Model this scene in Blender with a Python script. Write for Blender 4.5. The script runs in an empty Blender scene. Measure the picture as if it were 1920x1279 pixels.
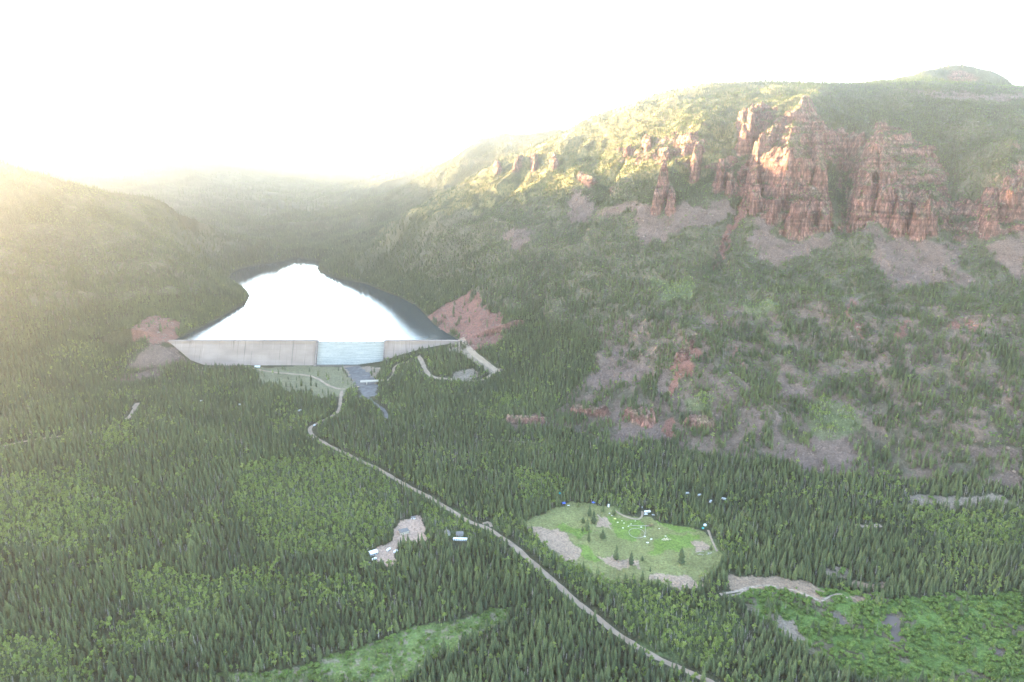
import bpy, math, random
import numpy as np
from math import radians as R
random.seed(7); rng = np.random.default_rng(11)
sc = bpy.context.scene
col = sc.collection
# ------------------------------------------------------------------ camera
CAMZ = 520.0; F = 1300.0; PITCH = R(15.05)
cd = bpy.data.cameras.new('camera'); cam = bpy.data.objects.new('camera', cd); col.objects.link(cam)
cam.location = (0, 0, CAMZ); cam.rotation_euler = (R(90) - PITCH, 0, 0)
cd.sensor_width = 36; cd.lens = F / 1920 * 36; cd.clip_start = 1; cd.clip_end = 60000
sc.camera = cam
# ------------------------------------------------------------------ light
SUN_AZ = -61.0      # degrees, negative = left of the viewing direction (+Y)
SUN_EL = 6.0
wd = bpy.data.worlds.new('World'); sc.world = wd; wd.use_nodes = True
wn = wd.node_tree; bg = wn.nodes['Background']
sky = wn.nodes.new('ShaderNodeTexSky'); sky.sky_type = 'NISHITA'; sky.sun_disc = False
sky.sun_elevation = R(SUN_EL); sky.sun_rotation = R(SUN_AZ)
sky.altitude = 2400; sky.dust_density = 2.6; sky.air_density = 1.0; sky.ozone_density = 0.55
wn.links.new(sky.outputs[0], bg.inputs[0]); bg.inputs[1].default_value = 0.085
sd = bpy.data.lights.new('sun', 'SUN'); sun = bpy.data.objects.new('sun', sd); col.objects.link(sun)
sd.energy = 4.5; sd.angle = R(0.5); sd.color = (1.0, 0.74, 0.40)
sun.rotation_euler = (R(90 - SUN_EL), 0, R(180 - SUN_AZ))
sc.view_settings.view_transform = 'Standard'; sc.view_settings.look = 'None'; sc.view_settings.gamma = 1
sc.view_settings.exposure = 4.85
cy = sc.cycles
cy.max_bounces = 4; cy.diffuse_bounces = 2; cy.glossy_bounces = 2; cy.transmission_bounces = 1
cy.volume_bounces = 0; cy.transparent_max_bounces = 6; cy.use_denoising = True
cy.caustics_reflective = False; cy.caustics_refractive = False
HAZE = 0.64e-4; VEIL = 0.09e-4
TREES = True

# ------------------------------------------------------------------ helpers: noise
_perm = rng.permutation(512).astype(np.int64); _perm = np.concatenate([_perm, _perm, _perm])
_ga = rng.uniform(0, 2*math.pi, 512); _gx = np.cos(_ga).astype(np.float32); _gy = np.sin(_ga).astype(np.float32)
def pnoise(x, y):
    xi = np.floor(x).astype(np.int64); yi = np.floor(y).astype(np.int64)
    xf = (x - xi).astype(np.float32); yf = (y - yi).astype(np.float32); xi &= 511; yi &= 511
    def g(ix, iy, fx, fy):
        h = _perm[_perm[ix & 511] + (iy & 511)] & 511
        return _gx[h]*fx + _gy[h]*fy
    u = xf*xf*xf*(xf*(xf*6-15)+10); v = yf*yf*yf*(yf*(yf*6-15)+10)
    a = g(xi, yi, xf, yf); b = g(xi+1, yi, xf-1, yf); c = g(xi, yi+1, xf, yf-1); d = g(xi+1, yi+1, xf-1, yf-1)
    return 1.5*((a*(1-u)+b*u)*(1-v) + (c*(1-u)+d*u)*v)
def fbm(x, y, lam, octv=4, gain=0.5, seed=0.0):
    s = 0; a = 1.0; t = 0
    for k in range(octv):
        s = s + a*pnoise(x/lam + 17.3*k + seed, y/lam - 9.1*k + seed*1.7); t += a; a *= gain; lam *= 0.5
    return s/t
def ridged(x, y, lam, octv=4, gain=0.5, seed=0.0):
    s = 0; a = 1.0; t = 0
    for k in range(octv):
        s = s + a*(1-np.abs(pnoise(x/lam + 17.3*k + seed, y/lam - 9.1*k + seed*1.7))*1.6); t += a; a *= gain; lam *= 0.5
    return s/t
def sstep(a, b, x):
    t = np.clip((x-a)/(b-a), 0, 1); return t*t*(3-2*t)

# ------------------------------------------------------------------ helpers: pixels of the 1920x1279 photograph -> places
cs, sn = math.cos(PITCH), math.sin(PITCH)
def ray(px, py):
    v = (py-639.5)/F
    return (px-960)/F, cs - v*sn, -(sn + v*cs)
def P(px, py, t):
    a, b, c = ray(px, py); return (a*t, b*t, CAMZ + c*t)
def G(px, py, z):
    a, b, c = ray(px, py); t = (z-CAMZ)/c; return (a*t, b*t, z)
LAKE_Z = 54.0
CREST_Z = 57.5; CREST_Y = 1720.0; BASE_Y = 1690.0

# ------------------------------------------------------------------ terrain control points
C = []
for px in (-350, 0, 400, 960, 1500, 1920, 2250): C.append(G(px, 1279, -12)); 
for px in (150, 550, 960, 1400, 1900, 2200): C.append(G(px, 1110, -6))
for px, z in ((0, 8), (300, 2), (650, 0), (1000, 0), (1300, 0), (1650, 0), (2000, 2)): C.append(G(px, 980, z))
for px, z in ((0, 22), (250, 10), (500, 3), (800, 2), (1050, 4), (1290, 5)): C.append(G(px, 860, z))
for px, z in ((90, 45), (350, 8), (500, 3), (640, 2), (780, 12), (900, 16), (1000, 16)): C.append(G(px, 760, z))
C += [G(900, 705, 10), G(1160, 838, 5), G(1300, 855, 5), G(1480, 884, 5), G(1620, 908, 5), G(1920, 940, 5), G(2200, 965, 5)]
C += [G(370, 700, 4), G(480, 700, 4), G(560, 686, 4), G(640, 690, 1), G(700, 690, 2), G(745, 686, 14), G(795, 672, 38), G(840, 690, 30), G(870, 640, 58), G(905, 690, 24)]
C += [G(320, 640, 60), G(250, 690, 10)]
for px, L in {
  0: [(780,1319),(700,1480),(600,1680),(500,1880),(400,2080),(310,2250)],
  120: [(740,1490),(640,1720),(540,1920),(430,2150),(347,2330)],
  240: [(640,1820),(560,2000),(480,2150),(420,2290),(374,2400)],
  330: [(620,1900),(560,2030),(490,2230),(430,2430),(385,2560)],
  400: [(560,2110),(500,2300),(440,2600),(402,2850)],
  800: [(540,2230),(480,2400),(420,2560)],
  720: [(500,2520),(460,2640)],
  950: [(700,1640),(590,1850),(520,2000),(450,2180),(380,2400),(320,2620)],
  1100:[(775,1400),(715,1500),(640,1620),(560,1760),(480,1920),(400,2100),(330,2300),(270,2520)],
  1250:[(820,1290),(740,1380),(650,1500),(560,1650),(460,1830),(390,1940),(330,2050),(260,2200),(200,2400)],
  1380:[(845,1225),(760,1320),(660,1440),(560,1590),(470,1740),(400,1850),(330,1960),(260,2090),(200,2270)],
  1500:[(800,1260),(700,1370),(600,1500),(540,1590),(480,1690),(435,1770),(350,1850),(300,1915),(250,1995),(200,2120),(170,2230)],
  1600:[(810,1230),(700,1330),(600,1450),(520,1580),(430,1730),(350,1840),(290,1930),(220,2060),(175,2180)],
  1700:[(820,1200),(720,1300),(620,1420),(540,1530),(440,1690),(360,1770),(290,1880),(220,2030),(178,2150)],
  1810:[(825,1175),(700,1290),(600,1410),(520,1520),(430,1640),(350,1730),(270,1860),(185,2090)],
  1920:[(820,1150),(700,1260),(600,1370),(500,1500),(430,1590),(340,1690),(250,1870),(185,2050)],
  2200:[(820,1090),(700,1180),(600,1280),(500,1390),(400,1520),(300,1660),(190,1900)],
}.items():
    for py, t in L: C.append(P(px, py, t))
# crest of the big mountain and the plateau behind it
for px, py, t in ((1200,186,2600),(1250,173,2560),(1340,157,2500),(1430,153,2450),(1530,160,2290),(1660,160,2230),(1800,162,2160),(1920,165,2110),(2200,160,2000)):
    x, y, z = P(px, py, t); C.append((x, y, z))
    k = 1 + 350/t; C.append((x*k, y*k, z-8)); k = 1+1500/t; C.append((x*k, y*k, z-60))
for px, py, t in ((1690,146,2500),(1745,130,2540),(1800,127,2540),(1850,133,2500),(1888,147,2460)): C.append(P(px, py, t))
# crest of its left-hand spur
for px, py, t in ((1100,226,2740),(1050,246,2760),(1000,266,2780),(950,291,2780),(900,322,2770),(850,358,2740),(800,384,2710),(760,403,2690),(700,447,2700),(650,480,2820)):
    x, y, z = P(px, py, t); C.append((x, y, z)); k = 1+150/t; C.append((x*k, y*k, z-45)); k = 1+420/t; C.append((x*k, y*k, z-(150 if z < 640 else 60)*min(1, z/300)))
# second spur
for px, py, t in ((1050,239,4150),(1000,244,4200),(940,252,4250),(880,282,4300),(820,306,4350),(775,325,4400),(730,347,4450)):
    x, y, z = P(px, py, t); C.append((x, y, z)); k = 1+400/t; C.append((x*k, y*k, z-120))
C += [P(800,345,4050), P(760,400,3800), P(720,380,4150), P(690,400,4000), P(660,440,3600), P(870,330,3950)]
# third, dark hill and land behind
for px, py, t in ((860,300,5900),(800,308,5900),(750,314,5900),(700,326,5950),(650,348,6000)):
    x, y, z = P(px, py, t); C.append((x, y, z)); k = 1+500/t; C.append((x*k, y*k, z-90))
C += [P(560,472,3340), P(560,430,3800), P(560,385,4700), P(560,345,6300), P(560,315,8000), P(640,400,4200), P(480,460,3500), P(500,420,4000), P(450,380,4700), P(640,320,7600)]
for px in (-100, 100, 330, 560, 700, 850, 1000, 1300): C.append(P(px, 299, 11500)); C.append(P(px, 297.5, 14000))
C += [P(1700, 200, 6000), P(1700, 250, 11000), P(1200, 240, 6500)]
# hazy far mountain
for px, py, t in ((180,312,7000),(235,300,7200),(300,276,7400),(345,267,7500),(385,263,7500),(425,268,7400),(470,285,7200),(500,297,7000)):
    x, y, z = P(px, py, t); C.append((x, y, z)); k = 1+900/t; C.append((x*k, y*k, z-200))
C += [P(380,325,5600), P(260,335,5200), P(120,335,5000), P(380,300,6600)]
# behind the left crest
for px, py, t in ((0,310,2250),(120,347,2330),(240,374,2400),(330,386,2560),(400,402,2850)):
    x, y, z = P(px, py, t); k = 1+350/t; C.append((x*k, y*k, z-110)); 
C += [P(-70, 280, 2180), P(0, 306, 2200), P(60, 328, 2270), P(180, 361, 2370), P(290, 379, 2490)]
# unseen massif left of the frame, heights shaped to cast the evening shade
C += [(-1950,1900,620), (-2300,2300,640), (-2250,1500,560), (-1500,1150,210), (-1300,800,120), (-1500,300,120), (-2300,900,330),
      (-2900,3500,830), (-3292,4063,890), (-3467,4280,1010), (-3640,4490,735), (-4300,4500,860), (-4900,5700,1040), (-5600,5500,1000), (-5900,6500,1080), (-6500,7600,1080), (-6600,8600,900), (-3300,3100,780), (-6500,6000,1000)]
C += [P(-25, 322, t) for t in (2700, 3200, 3800, 4500, 5400, 6500)] + [P(120, 385, 2900), P(120, 372, 3600), P(240, 400, 3200)]
C += [(0,200,-20), (-700,100,0), (900,200,-10), (1500,500,60), (1900,800,300)]
C = np.array(C, float)
def kern(d2): return np.sqrt(d2 + 25.0**2)
def fit(Cp):
    n = len(Cp); S = 1000.0
    d2 = ((Cp[:, None, :2]-Cp[None, :, :2])**2).sum(-1)
    A = np.zeros((n+3, n+3)); A[:n, :n] = kern(d2)/S - np.eye(n)*0.004
    A[:n, n] = 1; A[:n, n+1:] = Cp[:, :2]/S; A[n:, :n] = A[:n, n:].T
    return np.linalg.solve(A, np.concatenate([Cp[:, 2], [0, 0, 0]]))
W = fit(C)
def base_h(x, y):
    sh = x.shape; x = x.ravel(); y = y.ravel(); out = np.empty(x.size, np.float64); S = 1000.0; n = len(C)
    cx = C[:, 0].astype(np.float32); cyy = C[:, 1].astype(np.float32); w = (W[:n]/S).astype(np.float32)
    for i in range(0, x.size, 20000):
        xs = x[i:i+20000].astype(np.float32); ys = y[i:i+20000].astype(np.float32)
        d2 = (xs[:, None]-cx)**2 + (ys[:, None]-cyy)**2
        out[i:i+20000] = kern(d2).astype(np.float32) @ w + W[n] + W[n+1]*xs/S + W[n+2]*ys/S
    return out.reshape(sh)

# ------------------------------------------------------------------ terrain grid (rings round the point below the drone)
az = np.concatenate([np.linspace(-70, -42, 36, endpoint=False), np.linspace(-42, 43, 1040), np.linspace(43, 52, 10)[1:]])
rr = [430.0]
while rr[-1] < 14500:
    r = rr[-1]
    rr.append(r + (4 if r < 640 else 2.6 if r < 2950 else 2.6 + (r-2950)*0.012))
rr = np.array(rr); NA, NR = len(az), len(rr)
AZ, RR = np.meshgrid(np.radians(az), rr); GX = np.sin(AZ)*RR; GY = np.cos(AZ)*RR
# coarse evaluation, then spread out
sa = np.unique(np.concatenate([np.arange(0, NA, 3), [NA-1]])); sr = np.unique(np.concatenate([np.arange(0, NR, 3), [NR-1]]))
coarse = base_h(GX[np.ix_(sr, sa)], GY[np.ix_(sr, sa)])
tmp = np.empty((len(sr), NA))
for i in range(len(sr)): tmp[i] = np.interp(np.arange(NA), sa, coarse[i])
ii = np.interp(np.arange(NR), sr, np.arange(len(sr))); i0 = np.clip(np.floor(ii).astype(int), 0, len(sr)-2); ff = (ii-i0)[:, None]
GZ = tmp[i0]*(1-ff) + tmp[i0+1]*ff
def lookup(A, x, y):
    x = np.asarray(x, float); y = np.asarray(y, float)
    a = np.interp(np.degrees(np.arctan2(x, y)), az, np.arange(NA)); r = np.interp(np.hypot(x, y), rr, np.arange(NR))
    a0 = np.clip(a.astype(int), 0, NA-2); r0 = np.clip(r.astype(int), 0, NR-2); fa = a-a0; fr = r-r0
    return (A[r0, a0]*(1-fa)+A[r0, a0+1]*fa)*(1-fr) + (A[r0+1, a0]*(1-fa)+A[r0+1, a0+1]*fa)*fr
def hit(px, py):
    a, b, c = ray(px, py); t = np.arange(450, 13000, 2.0)
    z = CAMZ + c*t; h = lookup(GZ, a*t, b*t); k = np.argmax(z < h)
    if z[k] >= h[k]: return None
    return (a*t[k], b*t[k], h[k])
def wpoly(pts):
    out = []
    for p in pts:
        h = hit(*p)
        if h is not None: out.append(h[:2])
    return np.array(out)
def inpoly(poly, x, y):
    m = np.zeros(x.shape, bool); bb = (x > poly[:, 0].min()) & (x < poly[:, 0].max()) & (y > poly[:, 1].min()) & (y < poly[:, 1].max())
    xs, ys = x[bb], y[bb]; r = np.zeros(xs.shape, bool); n = len(poly)
    for i in range(n):
        x1, y1 = poly[i]; x2, y2 = poly[(i+1) % n]
        if y1 == y2: continue
        c = ((y1 > ys) != (y2 > ys)) & (xs < (x2-x1)*(ys-y1)/(y2-y1)+x1); r ^= c
    m[bb] = r; return m
def linedist(pts, x, y):
    d = np.full(x.shape, 1e9); s = np.zeros(x.shape); n = len(pts)-1
    for i in range(n):
        ax, ay = pts[i][:2]; bx, by = pts[i+1][:2]; dx, dy = bx-ax, by-ay; L = dx*dx+dy*dy+1e-9
        t = np.clip(((x-ax)*dx+(y-ay)*dy)/L, 0, 1); dd = np.hypot(x-ax-t*dx, y-ay-t*dy); k = dd < d
        d = np.where(k, dd, d); s = np.where(k, (i+t)/n, s)
    return d, s
wamp = 1.25+1.35*sstep(30, 120, GZ)
wx = GX + wamp*(8*fbm(GX, GY, 22, 3, seed=3.0) + 12*fbm(GX, GY, 70, 2, seed=4.0))
wy = GY + wamp*(8*fbm(GX, GY, 22, 3, seed=5.0) + 12*fbm(GX, GY, 70, 2, seed=6.0))
def mask(pts, warp=True):
    poly = wpoly(pts)
    if len(poly) < 3: return np.zeros(GX.shape, bool)
    return inpoly(poly, wx, wy) if warp else inpoly(poly, GX, GY)

# --- lake outline on its own level
lake_px = [(318,640),(345,630),(372,616),(405,600),(440,580),(462,566),(469,554),(455,540),(437,531),(428,522),(436,512),(450,504),(480,497),(520,491),(545,487),(560,484),(580,488),(597,489),(613,497),(594,503),(604,511),(630,521),(655,526),(682,531),(706,540),(727,549),(755,560),(780,573),(797,590),(814,609),(840,626),(862,633)]
lake = np.array([G(px, py, LAKE_Z)[:2] for px, py in lake_px])
lake[0] = (-884, 1722); lake[-1] = (-128, 1722)
near_lake = (GX > -1300) & (GX < 300) & (GY > 1500) & (GY < 3600)
ld = np.full(GX.shape, 1e9); dd, _ = linedist(list(lake), GX[near_lake], GY[near_lake]); ld[near_lake] = dd
inl = inpoly(lake, GX, GY)
steep = np.maximum(GZ, LAKE_Z + np.minimum(ld, 400)*0.16 + 0.3)
up = (GY > CREST_Y+4)
slopez = LAKE_Z + np.minimum(ld, 220)*0.48
w = sstep(20, 240, ld)
GZ = np.where(up & ~inl & near_lake, slopez*(1-w) + np.maximum(GZ, LAKE_Z+6)*w, GZ)

# --- relief of mountains
mtn = sstep(25, 110, GZ)*(1-0.3*sstep(3500, 6000, RR)); GZ = GZ + sstep(3300, 4300, RR)*(ridged(GX, GY, 1500, 3, .5, seed=21.)-.62)*110*(1-sstep(6500, 9000, RR)); 
mtn = np.where(near_lake, mtn*sstep(0, 150, ld), mtn)
plateau = sstep(0.0, 1.0, (GZ-700)/40)
relief = (ridged(GX, GY, 420, 5, 0.5, seed=1.0)-0.62)*46 + fbm(GX, GY, 90, 4, seed=2.0)*9
hum = sstep(10, 60, GZ)*(1-sstep(150, 300, GZ))*(RR < 2000)*(GX > -60)
relief += hum*(ridged(GX, GY, 120, 3, 0.5, seed=8.0)-0.6)*26
GZ = GZ + mtn*(1-0.8*plateau)*relief*np.where(RR < 2200, 0.8, 1.0)
GZ = GZ + fbm(GX, GY, 60, 3, seed=9.0)*1.6*(1-mtn)*(GY < 1640)
spurs = [([(1535,170),(1505,230),(1475,300),(1470,380)],80,62),([(1655,190),(1642,290),(1640,400)],75,60),([(1905,250),(1885,330),(1870,425)],80,55),([(1370,175),(1320,250),(1262,330),(1240,385)],85,42),
 ([(1745,330),(1735,430)],50,30),([(1590,215),(1585,300),(1590,400)],48,-48),([(1790,210),(1790,300),(1800,420)],75,-42),([(1430,250),(1405,300),(1380,390),(1340,490)],34,-26),([(1200,240),(1150,330),(1110,400)],60,-26),([(1010,290),(960,350),(900,400)],55,-20),([(1080,250),(1040,310),(990,370)],60,20),
 ([(1480,640),(1440,780)],40,16),([(1620,600),(1640,760),(1660,860)],60,-18),([(1290,600),(1275,700)],40,14),([(1810,600),(1830,820)],60,16)]
for pts, wd_, hh in spurs:
    wp = wpoly(pts)
    if len(wp) < 2: continue
    bb = (GX > wp[:, 0].min()-260) & (GX < wp[:, 0].max()+260) & (GY > wp[:, 1].min()-260) & (GY < wp[:, 1].max()+260)
    d, s_ = linedist(wp, GX[bb], GY[bb]); d = d+22*fbm(GX[bb], GY[bb], 90, 3, seed=30.)
    GZ[bb] += hh*np.exp(-np.maximum(d, 0)/wd_*1.3)*sstep(.0, .4, s_)
# rock ribs and towers: (pixels from the top down), half width m, height m, start fraction of full height
ribs = [
 ([(1243,345),(1238,372),(1232,392)], 17, 52, .9), ([(1258,372),(1256,398)], 13, 34, .8), ([(1307,292),(1304,318),(1300,340)], 13, 46, .9),
 ([(1352,322),(1350,352)], 12, 40, .8), ([(1368,340),(1366,360)], 11, 30, .8), ([(1412,318),(1410,345),(1414,392)], 18, 46, .5),
 ([(1395,222),(1400,250),(1398,282)], 24, 50, .5), ([(1420,205),(1412,240)], 20, 30, .5),
 ([(1512,200),(1500,212),(1470,232),(1438,262),(1424,300)], 30, 34, .3), ([(1430,300),(1470,318),(1510,330)], 26, 38, .9),
 ([(1532,232),(1534,290),(1536,362)], 19, 44, .3), ([(1480,330),(1466,372),(1446,412)], 15, 36, .5),
 ([(1530,368),(1515,395),(1500,425)], 34, 44, .5), ([(1548,392),(1545,424)], 18, 40, .5), ([(1497,392),(1482,424)], 18, 36, .5),
 ([(1640,262),(1628,310),(1618,360),(1612,408)], 27, 50, .3), ([(1660,270),(1662,330),(1656,400)], 22, 42, .3),
 ([(1690,350),(1690,400),(1686,428)], 24, 40, .4), ([(1720,372),(1722,432)], 22, 40, .4), ([(1745,390),(1744,430)], 16, 32, .5),
 ([(1545,262),(1580,262),(1612,272)], 14, 24, .9), ([(1850,375),(1852,430)], 20, 34, .4), ([(1896,345),(1893,392)], 15, 36, .5), ([(1918,330),(1915,400)], 16, 34, .5),
 ([(1240,285),(1250,300)], 12, 22, .6), ([(1275,262),(1300,276)], 14, 22, .6), ([(975,300),(968,318)], 16, 26, .7), ([(1000,296),(1004,318)], 13, 24, .7), ([(930,308),(934,324)], 14, 20, .7), ([(1036,298),(1040,312)], 12, 22, .7),
 ([(1180,280),(1175,292)], 12, 18, .7), ([(1210,262),(1216,280)], 12, 22, .7), ([(1090,330),(1110,345)], 16, 16, .7),
 ([(1080,770),(1130,778)], 14, 15, .8), ([(960,790),(1015,795)], 14, 14, .8), ([(1180,782),(1215,790)], 18, 20, .8), ([(1295,792),(1330,798)], 14, 12, .8),
 ([(1292,640),(1276,672)], 12, 10, .6),
]
rock = np.zeros(GX.shape)
for pts, wd_, hh, f0 in ribs:
    wp = wpoly(pts)
    if len(wp) < 2: continue
    x0, x1, y0, y1 = wp[:, 0].min()-90, wp[:, 0].max()+90, wp[:, 1].min()-90, wp[:, 1].max()+90
    bb = (GX > x0) & (GX < x1) & (GY > y0) & (GY < y1)
    bx, by = GX[bb], GY[bb]
    d, s = linedist(wp, bx, by)
    d = d + 7*fbm(bx, by, 26, 3, seed=31.0) + 4*fbm(bx, by, 9, 2, seed=33.0)
    prof = 1-sstep(0.45, 1.0, d/wd_)
    GZ[bb] += 1.25*hh*prof*(f0+(1-f0)*s)*(1-.8*sstep(700, 745, GZ[bb]))*(0.8+0.35*fbm(bx, by, 20, 3, seed=35.0))
    rock[bb] = np.maximum(rock[bb], 1-sstep(0.9, 1.25, d/wd_))
cliffs = [[(1425,268),(1460,232),(1520,190),(1545,230),(1545,375),(1560,430),(1500,435),(1440,420),(1425,390),(1395,400),(1396,330)],
          [(1380,225),(1400,212),(1440,190),(1455,215),(1420,290),(1395,290)],
          [(1600,300),(1640,258),(1690,300),(1755,380),(1760,435),(1700,438),(1600,420),(1595,350)],
          [(1545,245),(1615,247),(1618,290),(1548,290)],
          [(1770,395),(1835,365),(1880,340),(1925,310),(1925,445),(1840,445),(1775,435)], [(1330,310),(1375,300),(1380,360),(1340,362)], [(1650,235),(1700,245),(1760,300),(1800,390),(1750,380),(1690,300)],
          [(1160,275),(1300,250),(1310,262),(1210,300),(1165,300)], [(1225,268),(1320,262),(1300,300),(1235,305)]]
cm = np.zeros(GX.shape, bool)
for c_ in cliffs: cm |= mask(c_)
S = 34.0; q = GZ/S + 0.35*fbm(GX, GY, 120, 2, seed=40.0); fq = q-np.floor(q)
ta = .2+.7*sstep(-.2, .25, fbm(GX, GY, 140, 2, seed=42.))
ter = GZ + S*(sstep(0.30, 0.75, fq)-fq)*ta
cmf = cm.astype(float)
GZ = GZ*(1-cmf) + cmf*(ter + 16*(ridged(GX, GY, 75, 3, .5, seed=43.)-.6) + 6*(ridged(GX, GY, 24, 3, .55, seed=41.0)-.6))
grid_dr = np.gradient(GZ, axis=0)/np.gradient(RR, axis=0)
grid_da = np.gradient(GZ, axis=1)/(np.gradient(AZ, axis=1)*RR)
slope = np.hypot(grid_dr, grid_da)
rock = np.maximum(rock, sstep(1.1, 1.55, slope-1.2*near_lake)*(RR < 4500))
rock = np.where((near_lake & (ld < 16)) | (GX < -520), 0, rock)
rock = np.maximum(rock, cm*sstep(0.68, 1.05, slope+0.75*fbm(GX, GY, 60, 3, seed=44.)))
# --- lake bed, dam site
d_in = ld
GZ = np.where(inl & up, LAKE_Z - np.minimum(30, 1.0 + 0.5*d_in), GZ)
dz = (GY > 1600) & (GY <= CREST_Y+6) & (GX > -1000) & (GX < 0)
prof_x = [-1000, -884, -820, -780, -430, -395, -330, -300, -230, -123, -60, 0]
prof_z = [ 95,    58,    14,    2,    2,   2,   10,  22,   40,   58,  72, 90]
tz = np.interp(GX, prof_x, prof_z); wz = sstep(1600, 1680, GY)*sstep(-1000, -900, GX)*(1-sstep(-100, -10, GX))
GZ = np.where(dz, GZ*(1-wz)+tz*wz, GZ)

# ------------------------------------------------------------------ land cover
def masks(lst):
    m = np.zeros(GX.shape, bool)
    for p in lst: m |= mask(p)
    return m
talus = masks([
 [(1690,170),(1925,172),(1925,186),(1760,186)],
 [(1195,388),(1240,402),(1290,388),(1365,378),(1372,396),(1330,425),(1240,445),(1215,452),(1196,470)],
 [(1125,398),(1180,380),(1238,342),(1228,362),(1190,390),(1140,412)], [(1075,345),(1066,372),(1078,405),(1100,420),(1112,378),(1090,365)],
 [(1408,432),(1432,398),(1452,440),(1480,456),(1530,446),(1562,418),(1552,452),(1510,482),(1452,498),(1420,484)],
 [(1608,424),(1650,442),(1700,452),(1760,462),(1808,448),(1800,500),(1825,532),(1740,537),(1668,537),(1650,502),(1638,470)],
 [(1848,462),(1925,436),(1925,535),(1880,502)], [(1100,718),(1160,638),(1180,640),(1170,680),(1225,682),(1200,718),(1130,730)],
 [(1466,838),(1530,822),(1590,814),(1612,850),(1575,890),(1500,882),(1465,862)], [(1820,893),(1925,890),(1925,918),(1850,915)], [(1765,828),(1840,838),(1925,850),(1925,870),(1840,860)],
 [(1156,765),(1200,772),(1255,790),(1262,822),(1156,825)], [(945,440),(990,425),(1000,440),(985,465),(950,462)], [(300,650),(330,648),(360,682),(300,690),(240,694),(255,672)],
 [(1325,712),(1335,712),(1350,790),(1345,815),(1332,790)], [(1470,690),(1480,690),(1500,740),(1478,762),(1470,730)], [(1418,765),(1428,768),(1434,830),(1424,835)], [(1455,775),(1462,775),(1462,830),(1452,830)],
 [(1240,705),(1262,690),(1265,740),(1235,745)], [(950,785),(1020,775),(1022,800),(955,808)], [(1060,775),(1080,758),(1135,768),(1130,790)], [(1130,700),(1190,640),(1150,650)],
 [(240,700),(300,690),(300,712),(180,720)],
])
red = masks([
 [(800,598),(822,580),(850,556),(880,556),(930,585),(948,620),(920,652),(885,662),(870,638),(830,618)],
 [(1400,300),(1390,345),(1380,395),(1360,440),(1330,505),(1338,505),(1374,440),(1394,395),(1402,345),(1412,305)],
 [(1303,636),(1283,640),(1262,688),(1272,712),(1262,745),(1270,745),(1288,705),(1302,660)],
 [(1592,560),(1600,565),(1608,630),(1600,640)], [(1690,610),(1700,612),(1700,650),(1690,650)], [(1375,652),(1384,652),(1384,690),(1375,690)], [(1240,790),(1262,780),(1265,820),(1245,822)],
 [(1780,600),(1850,612),(1850,618),(1790,612)], [(260,600),(300,592),(345,610),(330,640),(290,652),(250,640)],
])
patch_lo = fbm(GX, GY, 60, 4, seed=50.0)
sparse = mask([(1130,600),(1400,575),(1700,560),(1920,600),(1920,900),(1650,900),(1300,850),(1150,830),(1000,790),(1100,700)])
brown = sparse & (patch_lo > -0.06)
meadow = mask([(972,984),(1010,962),(1040,949),(1075,944),(1150,950),(1200,968),(1240,978),(1290,990),(1322,998),(1340,1012),(1352,1045),(1338,1065),(1310,1070),(1305,1100),(1260,1106),(1200,1095),(1120,1093),(1075,1070),(1030,1042),(1000,1010)])
lot = mask([(738,992),(760,978),(780,966),(790,968),(803,998),(795,1012),(780,1016),(745,1016),(735,1030),(740,1050),(720,1058),(695,1052),(690,1036),(715,1018)])
mdirt = masks([[(985,995),(1020,990),(1055,996),(1075,1010),(1090,1045),(1070,1056),(1035,1040),(1000,1015)], [(1118,968),(1132,966),(1142,982),(1134,994),(1122,985)],
   [(1215,1080),(1245,1072),(1280,1074),(1308,1090),(1306,1112),(1270,1115),(1250,1095)], [(1290,1020),(1325,1020),(1328,1028),(1295,1030)], [(1120,1045),(1200,1052),(1210,1060),(1130,1062)]])
mgreen = masks([[(1048,978),(1080,990),(1105,985),(1120,1000),(1100,1015),(1075,1005),(1050,992)], [(1130,965),(1200,975),(1220,990),(1190,1020),(1150,1010)], [(1215,1040),(1250,1005),(1310,1005),(1315,1015),(1270,1030),(1235,1045)], [(1088,1022),(1112,1030),(1122,1050),(1105,1058),(1090,1045)],
   [(1230,975),(1290,990),(1300,1003),(1260,1000)]])
clear = masks([[(600,1240),(660,1215),(760,1185),(850,1165),(960,1145),(955,1175),(880,1195),(800,1240),(780,1282),(560,1282)], [(380,1282),(430,1272),(600,1240),(600,1282)]])
wet = mask([(1385,1105),(1440,1090),(1560,1100),(1640,1120),(1760,1125),(1925,1110),(1925,1290),(1700,1290),(1560,1260),(1500,1215),(1440,1180),(1400,1150)])
bank = masks([[(1360,1080),(1420,1080),(1500,1088),(1560,1108),(1500,1110),(1440,1104),(1370,1112)], [(1490,1098),(1530,1108),(1560,1128),(1540,1136),(1500,1112)], [(1590,1090),(1660,1092),(1660,1104),(1590,1102)], [(1600,1118),(1660,1122),(1660,1132),(1600,1130)]])
damgrass = mask([(470,690),(560,686),(640,688),(668,722),(645,742),(600,748),(550,738),(495,718)])
openr = masks([[(1440,1150),(1480,1165),(1520,1205),(1500,1210),(1445,1170)], [(640,686),(720,686),(700,722),(670,724)], [(850,700),(880,692),(900,700),(885,716),(850,716)], [(845,640),(868,636),(884,655),(905,672),(940,695),(925,703),(890,680),(868,664),(840,660)],[(1540,1065),(1580,1064),(1590,1082),(1540,1080)],[(1700,932),(1920,940),(1920,950),(1700,945)]])
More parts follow.
